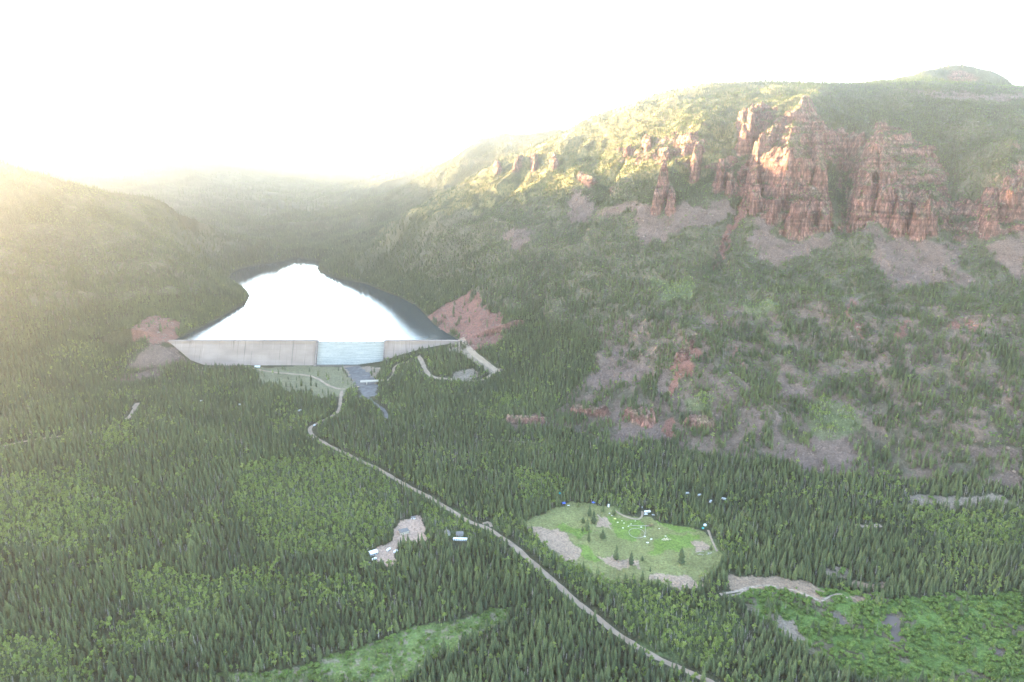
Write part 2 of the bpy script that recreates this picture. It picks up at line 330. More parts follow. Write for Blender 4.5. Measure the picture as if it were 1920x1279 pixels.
aspm = masks([[(1510,760),(1540,740),(1600,760),(1612,800),(1580,830),(1530,828)], [(1220,525),(1290,525),(1310,560),(1240,560)], [(1395,565),(1470,560),(1480,590),(1410,600)], [(920,738),(970,745),(975,768),(930,765)],
  [(180,810),(240,800),(260,840),(190,850)], [(240,1075),(300,1060),(420,1090),(420,1150),(330,1160),(250,1120)], [(420,1085),(540,1085),(560,1110),(460,1130)], [(470,870),(700,860),(760,960),(680,1050),(520,1040),(430,960)],
  [(200,1180),(330,1150),(360,1200),(230,1230)], [(-40,900),(150,880),(250,960),(150,1040),(-40,1020)], [(560,1080),(700,1085),(720,1130),(600,1140)], [(1700,955),(1925,965),(1925,1040),(1780,1030)], [(-30,1190),(120,1200),(160,1279),(-30,1285)], [(960,988),(1000,1012),(1060,1050),(1110,1090),(1080,1100),(1030,1060),(975,1020)], [(780,945),(860,960),(920,1000),(900,1010),(830,1000),(800,970)], [(930,965),(970,985),(960,1000),(930,990)], [(1100,1090),(1250,1100),(1240,1125),(1120,1120)], [(1340,1010),(1390,1020),(1400,1060),(1350,1050)],
  [(1170,1120),(1350,1120),(1400,1180),(1350,1260),(1200,1220)], [(960,880),(1060,900),(1060,930),(970,950)], [(1290,735),(1340,735),(1340,770),(1290,770)], [(1130,935),(1180,935),(1190,962),(1150,958)], [(1280,960),(1340,975),(1330,990),(1280,985)]])
deadm = masks([[(1560,190),(1900,200),(1900,420),(1700,330),(1600,280)], [(470,940),(620,900),(760,900),(770,960),(640,990)], [(1480,900),(1920,930),(1920,980),(1500,950)], [(1190,840),(1500,900),(1500,930),(1230,890)], [(1340,1150),(1420,1160),(1460,1210),(1380,1230)], [(620,780),(900,820),(900,880),(700,870)], [(300,900),(420,900),(420,1000),(300,980)]])
# ------------------------------------------------------------------ ground colour (albedo, with the sunlit band lightened)
def rgb(a): return np.array(a, float)
COLR = np.empty(GX.shape+(3,)); COLR[:] = rgb((.052, .056, .030))
n1 = fbm(GX, GY, 45, 4, seed=60.0)[..., None]; n2 = fbm(GX, GY, 9, 3, seed=61.0)[..., None]
COLR = COLR*(1+0.5*n1+0.4*n2)
def paint(m, c, k=0.35):
    global COLR
    m = np.asarray(m, float)[..., None]; COLR = COLR*(1-m) + rgb(c)*(1+k*n1+k*n2)*m
fl = sstep(-0.1, 0.25, fbm(GX, GY, 150, 4, seed=62.0))*sstep(60, 160, GZ)
paint(fl*0.55, (.13, .115, .075))
sunlit_grass = mask([(690,450),(760,398),(850,350),(950,285),(1050,238),(1200,180),(1340,150),(1535,158),(1520,200),(1430,230),(1380,290),(1300,330),(1130,345),(1050,370),(900,395),(780,415)])
paint(sunlit_grass*sstep(-.35, .15, fbm(GX, GY, 38, 3, seed=67.)), (.19, .158, .072), .35)  # dry grass, painted lighter and golden along the sunlit band to strengthen its light
paint(((GZ > 120) & (GZ < 360) & (RR < 2600) & ~sunlit_grass)*0.45, (.13, .11, .08), .4)
paint(sparse*0.65, (.105, .086, .066)); paint(brown*0.75, (.14, .10, .082), .5)
paint(talus, (.13, .094, .08), .4)
strata = 0.5+0.5*np.sin(GZ/5.5 + 2.5*fbm(GX, GY, 60, 2, seed=63.0))
rk = rgb((.20, .098, .082))*(1-strata[..., None]*.45) + rgb((.235, .17, .14))*strata[..., None]*.45
mossy = sstep(0.0, .3, fbm(GX, GY, 35, 3, seed=64.0)+0.25-0.35*slope*0.5)[..., None]
rk = rk*(1-mossy*.45) + rgb((.20, .19, .12))*mossy*.45
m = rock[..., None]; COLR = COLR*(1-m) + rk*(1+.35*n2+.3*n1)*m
paint(red, (.18, .088, .07), .4)
paint(meadow, (.165, .17, .07), .3); paint(meadow & mgreen, (.125, .18, .042), .25); paint(meadow & mdirt, (.30, .22, .165), .2)
paint(lot, (.40, .28, .215), .12); paint(clear, (.115, .155, .05), .5); paint(clear & (n2[..., 0] > .22), (.17, .15, .10))
paint(wet, (.10, .155, .042), .4); paint(wet & (fbm(GX, GY, 40, 3, seed=66.) > .22), (.13, .115, .075)); paint(bank, (.25, .18, .13), .3)
paint(damgrass, (.155, .15, .09), .25); paint(openr, (.23, .185, .145), .3)
paint(aspm*0.5, (.09, .13, .045), .3)
COLR = np.clip(COLR, 0.01, .7)

# ------------------------------------------------------------------ materials
def mat(name, colr=(.5, .5, .5), rough=.8, spec=.3, noise=None, nscale=1.0, metal=0.0):
    m = bpy.data.materials.new(name); m.use_nodes = True; nt = m.node_tree; b = nt.nodes['Principled BSDF']
    b.inputs['Base Color'].default_value = (*colr, 1); b.inputs['Roughness'].default_value = rough
    b.inputs['Specular IOR Level'].default_value = spec; b.inputs['Metallic'].default_value = metal
    if noise:
        tc = nt.nodes.new('ShaderNodeTexCoord'); nz = nt.nodes.new('ShaderNodeTexNoise'); nz.inputs['Scale'].default_value = nscale; nz.inputs['Detail'].default_value = 5
        rp = nt.nodes.new('ShaderNodeValToRGB'); rp.color_ramp.elements[0].position = .3; rp.color_ramp.elements[1].position = .7
        rp.color_ramp.elements[0].color = (*[c*(1-noise) for c in colr], 1); rp.color_ramp.elements[1].color = (*[min(1, c*(1+noise)) for c in colr], 1)
        nt.links.new(tc.outputs['Object'], nz.inputs['Vector']); nt.links.new(nz.outputs[0], rp.inputs[0]); nt.links.new(rp.outputs[0], b.inputs['Base Color'])
    return m
def ground_mat():
    m = bpy.data.materials.new('ground'); m.use_nodes = True; nt = m.node_tree; b = nt.nodes['Principled BSDF']; L = nt.links.new
    b.inputs['Roughness'].default_value = .95; b.inputs['Specular IOR Level'].default_value = .1
    at = nt.nodes.new('ShaderNodeAttribute'); at.attribute_name = 'albedo'
    rk = nt.nodes.new('ShaderNodeAttribute'); rk.attribute_name = 'rockiness'
    ge = nt.nodes.new('ShaderNodeNewGeometry')
    nz = nt.nodes.new('ShaderNodeTexNoise'); nz.inputs['Scale'].default_value = .35; nz.inputs['Detail'].default_value = 6; nz.inputs['Roughness'].default_value = .65
    L(ge.outputs['Position'], nz.inputs['Vector'])
    mp = nt.nodes.new('ShaderNodeMapping'); mp.inputs['Scale'].default_value = (.16, .16, .035)
    L(ge.outputs['Position'], mp.inputs['Vector'])
    nv = nt.nodes.new('ShaderNodeTexNoise'); nv.inputs['Scale'].default_value = 1; nv.inputs['Detail'].default_value = 5; L(mp.outputs[0], nv.inputs['Vector'])
    vo = nt.nodes.new('ShaderNodeTexVoronoi'); vo.inputs['Scale'].default_value = .3; L(ge.outputs['Position'], vo.inputs['Vector'])
    def mr(src, a, b_, c, d):
        n = nt.nodes.new('ShaderNodeMapRange'); n.inputs[1].default_value = a; n.inputs[2].default_value = b_; n.inputs[3].default_value = c; n.inputs[4].default_value = d; L(src, n.inputs[0]); return n.outputs[0]
    f1 = mr(nz.outputs[0], .3, .7, .6, 1.4); f2 = mr(nv.outputs[0], .35, .65, .55, 1.35)
    mc = nt.nodes.new('ShaderNodeMapping'); mc.inputs['Scale'].default_value = (.16, .16, .055); L(ge.outputs['Position'], mc.inputs['Vector'])
    dn = nt.nodes.new('ShaderNodeVectorMath'); dn.operation = 'MULTIPLY_ADD'; dn.inputs[1].default_value = (.9, .9, .9); L(nz.outputs['Color'], dn.inputs[0]); L(mc.outputs[0], dn.inputs[2])
    vc = nt.nodes.new('ShaderNodeTexVoronoi'); vc.feature = 'DISTANCE_TO_EDGE'; vc.inputs['Scale'].default_value = 1; L(dn.outputs[0], vc.inputs['Vector'])
    mb = nt.nodes.new('ShaderNodeMapping'); mb.inputs['Scale'].default_value = (.006, .006, .13); L(ge.outputs['Position'], mb.inputs['Vector'])
    nb = nt.nodes.new('ShaderNodeTexNoise'); nb.inputs['Scale'].default_value = 1; nb.inputs['Detail'].default_value = 3; L(mb.outputs[0], nb.inputs['Vector'])
    crack = mr(vc.outputs[0], 0, .15, .5, 1.0); bed = mr(nb.outputs[0], .38, .6, .68, 1.18)
    def mm(a_, b_):
        n = nt.nodes.new('ShaderNodeMath'); n.operation = 'MULTIPLY'; L(a_, n.inputs[0]); L(b_, n.inputs[1]); return n.outputs[0]
    f2 = mm(mm(f2, crack), bed)
    mx = nt.nodes.new('ShaderNodeMix'); L(rk.outputs['Fac'], mx.inputs[0]); L(f1, mx.inputs[2]); L(f2, mx.inputs[3])
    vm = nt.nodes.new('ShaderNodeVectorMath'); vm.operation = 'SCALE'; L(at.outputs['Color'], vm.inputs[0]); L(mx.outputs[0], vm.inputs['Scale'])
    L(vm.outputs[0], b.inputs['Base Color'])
    bp = nt.nodes.new('ShaderNodeBump'); bp.inputs['Strength'].default_value = .7; bp.inputs['Distance'].default_value = 2.0
    rc = mm(mr(vc.outputs[0], 0, .3, 0, 1.6), rk.outputs['Fac']); a0 = nt.nodes.new('ShaderNodeMath'); a0.operation = 'ADD'; L(rc, a0.inputs[0]); L(nz.outputs[0], a0.inputs[1])
    ad = nt.nodes.new('ShaderNodeMath'); ad.operation = 'ADD'; L(vo.outputs['Distance'], ad.inputs[0]); L(a0.outputs[0], ad.inputs[1]); L(ad.outputs[0], bp.inputs['Height']); L(bp.outputs[0], b.inputs['Normal'])
    return m
def foliage_mat(name, c1, c2, c3, tr=.25):
    m = bpy.data.materials.new(name); m.use_nodes = True; nt = m.node_tree; b = nt.nodes['Principled BSDF']; L = nt.links.new
    b.inputs['Roughness'].default_value = .8; b.inputs['Specular IOR Level'].default_value = .15
    oi = nt.nodes.new('ShaderNodeObjectInfo'); ge = nt.nodes.new('ShaderNodeNewGeometry')
    rp = nt.nodes.new('ShaderNodeValToRGB'); e = rp.color_ramp.elements; e[0].color = (*c1, 1); e[1].color = (*c3, 1); k = e.new(.5); k.color = (*c2, 1)
    nz = nt.nodes.new('ShaderNodeTexNoise'); nz.inputs['Scale'].default_value = .012; nz.inputs['Detail'].default_value = 3; L(ge.outputs['Position'], nz.inputs['Vector'])
    ma = nt.nodes.new('ShaderNodeMath'); ma.operation = 'MULTIPLY_ADD'; ma.inputs[1].default_value = .55; L(oi.outputs['Random'], ma.inputs[0])
    mb = nt.nodes.new('ShaderNodeMapRange'); mb.inputs[1].default_value = .35; mb.inputs[2].default_value = .65; mb.inputs[3].default_value = 0; mb.inputs[4].default_value = .45; L(nz.outputs[0], mb.inputs[0]); L(mb.outputs[0], ma.inputs[2])
    L(ma.outputs[0], rp.inputs[0])
    n3 = nt.nodes.new('ShaderNodeTexNoise'); n3.inputs['Scale'].default_value = .9; L(ge.outputs['Position'], n3.inputs['Vector'])
    m3 = nt.nodes.new('ShaderNodeMapRange'); m3.inputs[1].default_value = .3; m3.inputs[2].default_value = .7; m3.inputs[3].default_value = .7; m3.inputs[4].default_value = 1.35; L(n3.outputs[0], m3.inputs[0])
    vm = nt.nodes.new('ShaderNodeVectorMath'); vm.operation = 'SCALE'; L(rp.outputs[0], vm.inputs[0]); L(m3.outputs[0], vm.inputs['Scale'])
    L(vm.outputs[0], b.inputs['Base Color'])
    t = nt.nodes.new('ShaderNodeBsdfTranslucent'); L(vm.outputs[0], t.inputs['Color']); ms = nt.nodes.new('ShaderNodeMixShader'); ms.inputs[0].default_value = tr
    L(b.outputs[0], ms.inputs[1]); L(t.outputs[0], ms.inputs[2]); L(ms.outputs[0], nt.nodes['Material Output'].inputs['Surface'])
    return m
M = dict(
  ground=ground_mat(),
  needles=foliage_mat('needles', (.050, .068, .036), (.088, .112, .050), (.14, .165, .068)),
  leaves=foliage_mat('leaves', (.15, .20, .055), (.195, .255, .068), (.25, .29, .085), .35),
  willow=foliage_mat('willow_leaves', (.10, .155, .042), (.14, .21, .052), (.18, .245, .07), .3),
  bark=mat('bark', (.13, .10, .08)), aspen_bark=mat('aspen_bark', (.50, .48, .42), noise=.25, nscale=2),
  dead=foliage_mat('dead_wood', (.17, .15, .145), (.24, .215, .20), (.30, .25, .22), 0.0),
  road=mat('road_dirt', (.28, .215, .165), .95, .1, noise=.2, nscale=.08), concrete=None,
)
def concrete_mat():
    m = bpy.data.materials.new('dam_concrete'); m.use_nodes = True; nt = m.node_tree; b = nt.nodes['Principled BSDF']; L = nt.links.new
    b.inputs['Roughness'].default_value = .85
    tc = nt.nodes.new('ShaderNodeTexCoord')
    def nse(scale, det=4):
        mp = nt.nodes.new('ShaderNodeMapping'); mp.inputs['Scale'].default_value = scale; L(tc.outputs['Object'], mp.inputs['Vector'])
        n = nt.nodes.new('ShaderNodeTexNoise'); n.inputs['Scale'].default_value = 1; n.inputs['Detail'].default_value = det; L(mp.outputs[0], n.inputs['Vector']); return n.outputs[0]
    st = nse((.22, .01, .006)); gn = nse((.02, .02, .05)); la = nse((.004, .004, 1.2), 1)
    def ramp(src, p0, c0, p1, c1):
        r = nt.nodes.new('ShaderNodeValToRGB'); r.color_ramp.elements[0].position = p0; r.color_ramp.elements[0].color = (*c0, 1); r.color_ramp.elements[1].position = p1; r.color_ramp.elements[1].color = (*c1, 1); L(src, r.inputs[0]); return r.outputs[0]
    base = ramp(gn, .35, (.235, .178, .152), .65, (.315, .24, .208))
    dark = ramp(st, .30, (.35, .33, .32), .42, (1, 1, 1)); lay = ramp(la, .3, (.9, .9, .9), .7, (1.06, 1.06, 1.06))
    light = ramp(nse((.35, .01, .01)), .62, (1, 1, 1), .72, (1.35, 1.35, 1.35))
    def mul(a, c):
        v = nt.nodes.new('ShaderNodeVectorMath'); v.operation = 'MULTIPLY'; L(a, v.inputs[0]); L(c, v.inputs[1]); return v.outputs[0]
    L(mul(mul(mul(base, dark), lay), light), b.inputs['Base Color']); return m
M['concrete'] = concrete_mat()

# ------------------------------------------------------------------ object helpers
def tag(o, label=None, cat=None, group=None, kind=None):
    if label: o['label'] = label
    if cat: o['category'] = cat
    if group: o['group'] = group
    if kind: o['kind'] = kind
    return o
def mesh_obj(name, verts, faces, material, parent=None, smooth=False):
    me = bpy.data.meshes.new(name); me.from_pydata([tuple(v) for v in verts], [], [tuple(f) for f in faces]); me.update()
    if smooth: me.polygons.foreach_set('use_smooth', [True]*len(me.polygons))
    me.materials.append(material); o = bpy.data.objects.new(name, me); col.objects.link(o)
    if parent: o.parent = parent
    return o
def empty(name, loc, rz=0.0, scale=1.0):
    o = bpy.data.objects.new(name, None); col.objects.link(o); o.location = loc; o.rotation_euler = (0, 0, rz); o.scale = (scale,)*3
    o.empty_display_size = 0.5; return o
def grid_mesh(name, X, Y, Z, material, smooth=True, xlim=None):
    nr, na = X.shape; v = np.stack([X, Y, Z], -1).reshape(-1, 3).astype(np.float32)
    idx = np.arange(nr*na).reshape(nr, na); f = np.stack([idx[:-1, :-1], idx[:-1, 1:], idx[1:, 1:], idx[1:, :-1]], -1)[..., ::-1].reshape(-1, 4)
    if xlim: f = f[(X.ravel()[f].min(1) > xlim[0]) & (X.ravel()[f].max(1) < xlim[1])]
    me = bpy.data.meshes.new(name); me.vertices.add(len(v)); me.vertices.foreach_set('co', v.ravel())
    me.loops.add(f.size); me.loops.foreach_set('vertex_index', f.ravel().astype(np.int32))
    me.polygons.add(len(f)); me.polygons.foreach_set('loop_start', np.arange(0, f.size, 4, dtype=np.int32)); me.polygons.foreach_set('loop_total', np.full(len(f), 4, np.int32))
    if smooth: me.polygons.foreach_set('use_smooth', np.ones(len(f), bool))
    me.update(calc_edges=True); me.materials.append(material)
    o = bpy.data.objects.new(name, me); col.objects.link(o); return o
# ------------------------------------------------------------------ ponds, road and stream courses
ponds = []
for pp in ([(1655,1165),(1668,1152),(1684,1158),(1690,1175),(1686,1195),(1696,1208),(1688,1214),(1674,1204),(1664,1192),(1668,1178)], [(1560,1150),(1572,1152),(1588,1172),(1586,1186),(1572,1180)], [(1797,1194),(1815,1193),(1814,1208),(1804,1210)], [(1866,1222),(1874,1216),(1876,1236),(1868,1242)], [(1630,1118),(1656,1120),(1660,1132),(1634,1132)]):
    pl = wpoly(pp); nn = []
    for i in range(len(pl)):
        for k in range(6): nn.append(pl[i]*(1-k/6)+pl[(i+1) % len(pl)]*k/6)
    nn = np.array(nn); off = np.stack([fbm(nn[:, 0], nn[:, 1], 12, 3, seed=71.), fbm(nn[:, 0], nn[:, 1], 12, 3, seed=72.)], 1); nn = nn+off*7
    zz = float(np.mean([lookup(GZ, *p_) for p_ in nn])); d_, _ = linedist(list(nn)+[nn[0]], GX, GY) if False else (None, None)
    bb = (np.abs(GX-nn[:, 0].mean()) < 90) & (np.abs(GY-nn[:, 1].mean()) < 90); dd_, _ = linedist(list(nn)+[nn[0]], GX[bb], GY[bb]); ins = inpoly(nn, GX[bb], GY[bb])
    sdd = np.where(ins, -dd_, dd_); k_ = 1-sstep(2, 14, sdd); tgt = zz+np.clip(sdd*.2, -.6, .8); GZ[bb] = GZ[bb]*(1-k_)+tgt*k_; ponds.append((nn, zz+.02))
    c3 = COLR[bb]; mm = (sdd < 3.5)[:, None]; COLR[bb] = np.where(mm, rgb((.15, .12, .095)), c3)
def smooth_pts(pts):
    p = np.array(pts, float)
    for _ in range(3):
        q = [p[0]]
        for i in range(len(p)-1): q += [p[i]*.75+p[i+1]*.25, p[i]*.25+p[i+1]*.75]
        q.append(p[-1]); p = np.array(q)
    d = np.r_[0, np.cumsum(np.hypot(*np.diff(p, axis=0).T))]; s = np.arange(0, d[-1], 4.0)
    return np.stack([np.interp(s, d, p[:, 0]), np.interp(s, d, p[:, 1])], 1)
def course(pts): return smooth_pts(wpoly(pts))
road_lines = [(course(p_), w_) for p_, w_ in (
 ([(641,733),(638,752),(636,772),(618,783),(592,795),(578,804),(588,820),(612,834),(650,852),(700,875),(730,892),(770,915),(800,930),(845,957),(880,980),(910,988),(940,1008),(960,1022),(990,1048),(1020,1075),(1050,1100),(1080,1130),(1115,1155),(1150,1185),(1185,1207),(1220,1230),(1280,1255),(1345,1285)], 7.5),
 ([(370,692),(400,688),(450,684),(500,698),(560,702),(595,708),(612,722),(640,732),(676,724)], 7), ([(724,716),(740,700),(736,690),(750,682),(770,678)], 6),
 ([(866,634),(874,648),(885,662),(905,676),(925,690),(935,700)], 13), ([(784,668),(792,680),(800,700),(815,710),(850,712),(880,716),(905,712),(930,698)], 10), ([(905,983),(918,978),(922,990)], 5),
 ([(1150,956),(1165,966),(1185,973),(1200,974),(1205,966),(1204,958)], 3.5), ([(1120,966),(1135,980),(1147,995)], 2.5), ([(250,765),(262,752),(245,780),(235,788)], 7), ([(0,838),(60,825),(120,818)], 5), ([(1328,995),(1335,1015),(1345,1035)], 3))]
stream_lines = [(course(p_), w_) for p_, w_ in (
 ([(660,688),(672,700),(684,716),(692,728),(690,745)], 40), ([(690,745),(706,760),(722,770),(726,786)], 8), ([(1350,1116),(1385,1110),(1410,1101),(1440,1099),(1465,1103)], 4.5), ([(1465,1103),(1490,1108),(1515,1118),(1540,1128)], 3.5), ([(1600,984),(1625,988),(1655,985)], 7), ([(1540,1128),(1555,1118),(1575,1112),(1590,1122)], 2.5), ([(900,826),(950,826),(1010,832)], 3.5), ([(1380,1108),(1400,1112),(1360,1120)], 3))]
free_spots = []
for px_, py_, r_ in ((757,1000,13),(775,973,9),(700,1040,12),(839,1004,10),(862,1006,12),(863,1016,14),(729,1033,6),(742,1036,6),(702,1051,8),(691,1058,7),(715,1054,5),(483,689,12),(378,756,9),(450,762,9),(562,774,9),(1288,930,7),(1311,934,7),(1332,946,7),(1357,940,7),(1141,953,8),(1214,965,12),(1225,969,6),(1050,930,6),(1057,948,6),(1113,948,6),(1322,988,7),(1318,993,5),(1204,956,5),(590,803,9)):
    h_ = hit(px_, py_); free_spots.append((h_[0], h_[1], r_)); k_ = 1-r_*.9/math.hypot(h_[0], h_[1]); free_spots.append((h_[0]*k_, h_[1]*k_, r_*.8))
M['concrete_dark'] = mat('dark_concrete', (.24, .20, .19), .9, .2, noise=.3, nscale=.2)
terrain = grid_mesh('terrain', GX, GY, GZ, M['ground'], xlim=(-6750, 3550)); tag(terrain, kind='structure')
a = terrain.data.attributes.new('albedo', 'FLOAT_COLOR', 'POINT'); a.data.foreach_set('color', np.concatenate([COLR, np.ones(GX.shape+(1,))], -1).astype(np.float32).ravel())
a = terrain.data.attributes.new('rockiness', 'FLOAT', 'POINT'); a.data.foreach_set('value', np.clip(rock, 0, 1).astype(np.float32).ravel())
zt = lambda x, y: float(lookup(GZ, x, y))
# ------------------------------------------------------------------ water
def water_mat(name, base, rough, bump, scale=.05):
    m = bpy.data.materials.new(name); m.use_nodes = True; nt = m.node_tree; b = nt.nodes['Principled BSDF']
    b.inputs['Base Color'].default_value = (*base, 1); b.inputs['Roughness'].default_value = rough; b.inputs['Specular IOR Level'].default_value = .9 if rough < .5 else .15
    tc = nt.nodes.new('ShaderNodeTexCoord'); nz = nt.nodes.new('ShaderNodeTexNoise'); nz.inputs['Scale'].default_value = scale; nz.inputs['Detail'].default_value = 4
    bp = nt.nodes.new('ShaderNodeBump'); bp.inputs['Strength'].default_value = bump; bp.inputs['Distance'].default_value = .3
    nt.links.new(tc.outputs['Object'], nz.inputs[0]); nt.links.new(nz.outputs[0], bp.inputs['Height']); nt.links.new(bp.outputs[0], b.inputs['Normal']); return m
M['lake'] = water_mat('lake_water', (.03, .045, .05), .04, .34, .35)
M['pond'] = water_mat('pond_water', (.13, .105, .095), .9, .3, .4)
lk = mesh_obj('lake', [(-960, 1724, LAKE_Z), (-90, 1724, LAKE_Z), (-90, 3420, LAKE_Z), (-1500, 3420, LAKE_Z), (-1500, 1900, LAKE_Z)], [(0, 1, 2, 3, 4)], M['lake']); tag(lk, kind='structure')
for pl, zz in ponds:
    o = mesh_obj('pond', [(x, y, zz) for x, y in pl], [tuple(range(len(pl)))], M['pond']); tag(o, kind='structure')

# ------------------------------------------------------------------ roads and streams draped over the ground
def smooth_line(pts, step=4.0):
    p = np.array(pts, float)
    for _ in range(3):
        q = [p[0]]
        for i in range(len(p)-1): q += [p[i]*.75+p[i+1]*.25, p[i]*.25+p[i+1]*.75]
        q.append(p[-1]); p = np.array(q)
    d = np.r_[0, np.cumsum(np.hypot(*np.diff(p, axis=0).T))]; s = np.arange(0, d[-1], step)
    return np.stack([np.interp(s, d, p[:, 0]), np.interp(s, d, p[:, 1])], 1)
def strip(name, line, width, material, lift=.35, wob=.12):
    tg = np.gradient(line, axis=0); tg /= np.hypot(tg[:, 0], tg[:, 1])[:, None]+1e-9; nn = np.stack([-tg[:, 1], tg[:, 0]], 1)
    wv = width/2*(1+wob*2*fbm(line[:, 0], line[:, 1], 18, 3, seed=70.))
    u = np.linspace(-1, 1, 7); X = line[:, 0][:, None]+nn[:, 0][:, None]*wv[:, None]*u; Y = line[:, 1][:, None]+nn[:, 1][:, None]*wv[:, None]*u
    Z = lookup(GZ, X, Y)+lift*(1-.9*np.abs(u)**4)
    o = grid_mesh(name, X, Y, Z, material); tag(o, kind='structure'); return o
for ln in road_lines: strip('dirt_road', ln[0], ln[1], M['road'], .35, .22)
M['stream'] = mat('stream_gravel', (.30, .235, .185), .8, .2, noise=.45, nscale=.25); M['pool'] = mat('pool_water', (.11, .11, .112), .8, .1, noise=.35, nscale=.1)
for ln, wd_ in stream_lines: strip('stream', ln, wd_, M['pool'] if wd_ > 7.5 else M['stream'], .3, .4)

# ------------------------------------------------------------------ dam
XL, XR = -500.0, -326.0
M['spill'] = None
def spill_mat():
    m = bpy.data.materials.new('spilling_water'); m.use_nodes = True; nt = m.node_tree; b = nt.nodes['Principled BSDF']; L = nt.links.new
    b.inputs['Roughness'].default_value = .4; tc = nt.nodes.new('ShaderNodeTexCoord')
    outs = []
    for s in ((.02, .05, .55), (.25, .25, 1.6)):
        mp = nt.nodes.new('ShaderNodeMapping'); mp.inputs['Scale'].default_value = s; L(tc.outputs['Object'], mp.inputs['Vector'])
        n = nt.nodes.new('ShaderNodeTexNoise'); n.inputs['Scale'].default_value = 1; n.inputs['Detail'].default_value = 4; L(mp.outputs[0], n.inputs['Vector']); outs.append(n.outputs[0])
    ad = nt.nodes.new('ShaderNodeMath'); ad.operation = 'ADD'; L(outs[0], ad.inputs[0]); L(outs[1], ad.inputs[1])
    r = nt.nodes.new('ShaderNodeValToRGB'); e = r.color_ramp.elements; e[0].position = .36; e[0].color = (.20, .215, .22, 1); e[1].position = .68; e[1].color = (.50, .49, .48, 1)
    dv = nt.nodes.new('ShaderNodeMath'); dv.operation = 'MULTIPLY'; dv.inputs[1].default_value = .5; L(ad.outputs[0], dv.inputs[0]); L(dv.outputs[0], r.inputs[0]); L(r.outputs[0], b.inputs['Base Color']); return m
M['spill'] = spill_mat()
dam = empty('dam', (-504, 1690, 0)); tag(dam, 'long pale concrete gravity dam with water sheeting down its central stepped spillway', 'dam')
def local(o): 
    for v in o.data.vertices: v.co.x += 504; v.co.y -= 1690
    return o
def wing(x0, x1):
    n = max(2, int((x1-x0)/15)); xs = np.linspace(x0, x1, n); V = []; Fc = []
    prof = [(1683, -6), (1715.5, CREST_Z-7), (1716.5, CREST_Z), (1727.5, CREST_Z), (1729, -6)]
    for x in xs:
        for y, z in prof: V.append((x, y, z))
    k = len(prof)
    for i in range(n-1):
        for j in range(k-1): Fc.append((i*k+j, (i+1)*k+j, (i+1)*k+j+1, i*k+j+1))
    Fc += [tuple(range(k))[::-1], tuple((n-1)*k+j for j in range(k))]
    return V, Fc
V, Fc = wing(-905, XL); local(mesh_obj('wing_wall', V, Fc, M['concrete'], dam))
V, Fc = wing(XR, -98); local(mesh_obj('wing_wall', V, Fc, M['concrete'], dam))
V = []; ns = 30; y0, z0, y1, z1 = 1723.0, LAKE_Z+.25, 1689.0, -5.0; V += [(XL, 1728, z0-.1), (XR, 1728, z0-.1), (XL, y0, z0), (XR, y0, z0)]
for i in range(ns):
    ya = y0+(y1-y0)*i/ns; yb = y0+(y1-y0)*(i+1)/ns; za = z0+(z1-z0)*(i)/ns; zb = z0+(z1-z0)*(i+1)/ns
    V += [(XL, ya-.15, zb+.1), (XR, ya-.15, zb+.1), (XL, yb, zb), (XR, yb, zb)]
Fc = [(2*i, 2*i+2, 2*i+3, 2*i+1)[::-1] for i in range(len(V)//2-1)]
local(mesh_obj('spillway', V, Fc, M['spill'], dam))
def box_vf(x0, x1, y0, y1, z0, z1):
    v = [(x0,y0,z0),(x1,y0,z0),(x1,y1,z0),(x0,y1,z0),(x0,y0,z1),(x1,y0,z1),(x1,y1,z1),(x0,y1,z1)]
    return v, [(0,3,2,1),(4,5,6,7),(0,1,5,4),(1,2,6,5),(2,3,7,6),(3,0,4,7)]
def merge(parts):
    V = []; Fc = []
    for v, f in parts:
        o = len(V); V += list(v); Fc += [tuple(i+o for i in q) for q in f]
    return V, Fc
for xw in (XL, XR):
    s = -1 if xw == XL else 1; x0, x1 = (xw, xw+1.6) if s < 0 else (xw-1.6, xw)
    pr = [(1680, -6), (1680, 4), (1713, CREST_Z+.4), (1727, CREST_Z+.4), (1727, -6)]; k = len(pr)
    V = [(x0, y, z) for y, z in pr]+[(x1, y, z) for y, z in pr]; Fc = [tuple(range(k))[::-1], tuple(range(k, 2*k))]+[(i, (i+1) % k, (i+1) % k+k, i+k) for i in range(k)]
    local(mesh_obj('training_wall', V, Fc, M['concrete_dark'], dam))
for x0, x1 in ((-905, XL), (XR, -98)):
    for ya, yb in ((1715.9, 1716.4), (1727.6, 1728.1)):
        v, f = box_vf(x0, x1, ya, yb, CREST_Z-.4, CREST_Z+1.1); local(mesh_obj('parapet', v, f, M['concrete'], dam))
v, f = box_vf(XL-4, XR+4, 1680.5, 1683, -3, 3.0); local(mesh_obj('end_sill', v, f, M['concrete_dark'], dam))
for i in range(9): x = XL+8+i*(XR-XL-16)/8; v, f = box_vf(x-.6, x+.6, 1719, 1725, LAKE_Z-1, LAKE_Z+1.4); local(mesh_obj('crest_block', v, f, M['concrete_dark'], dam))

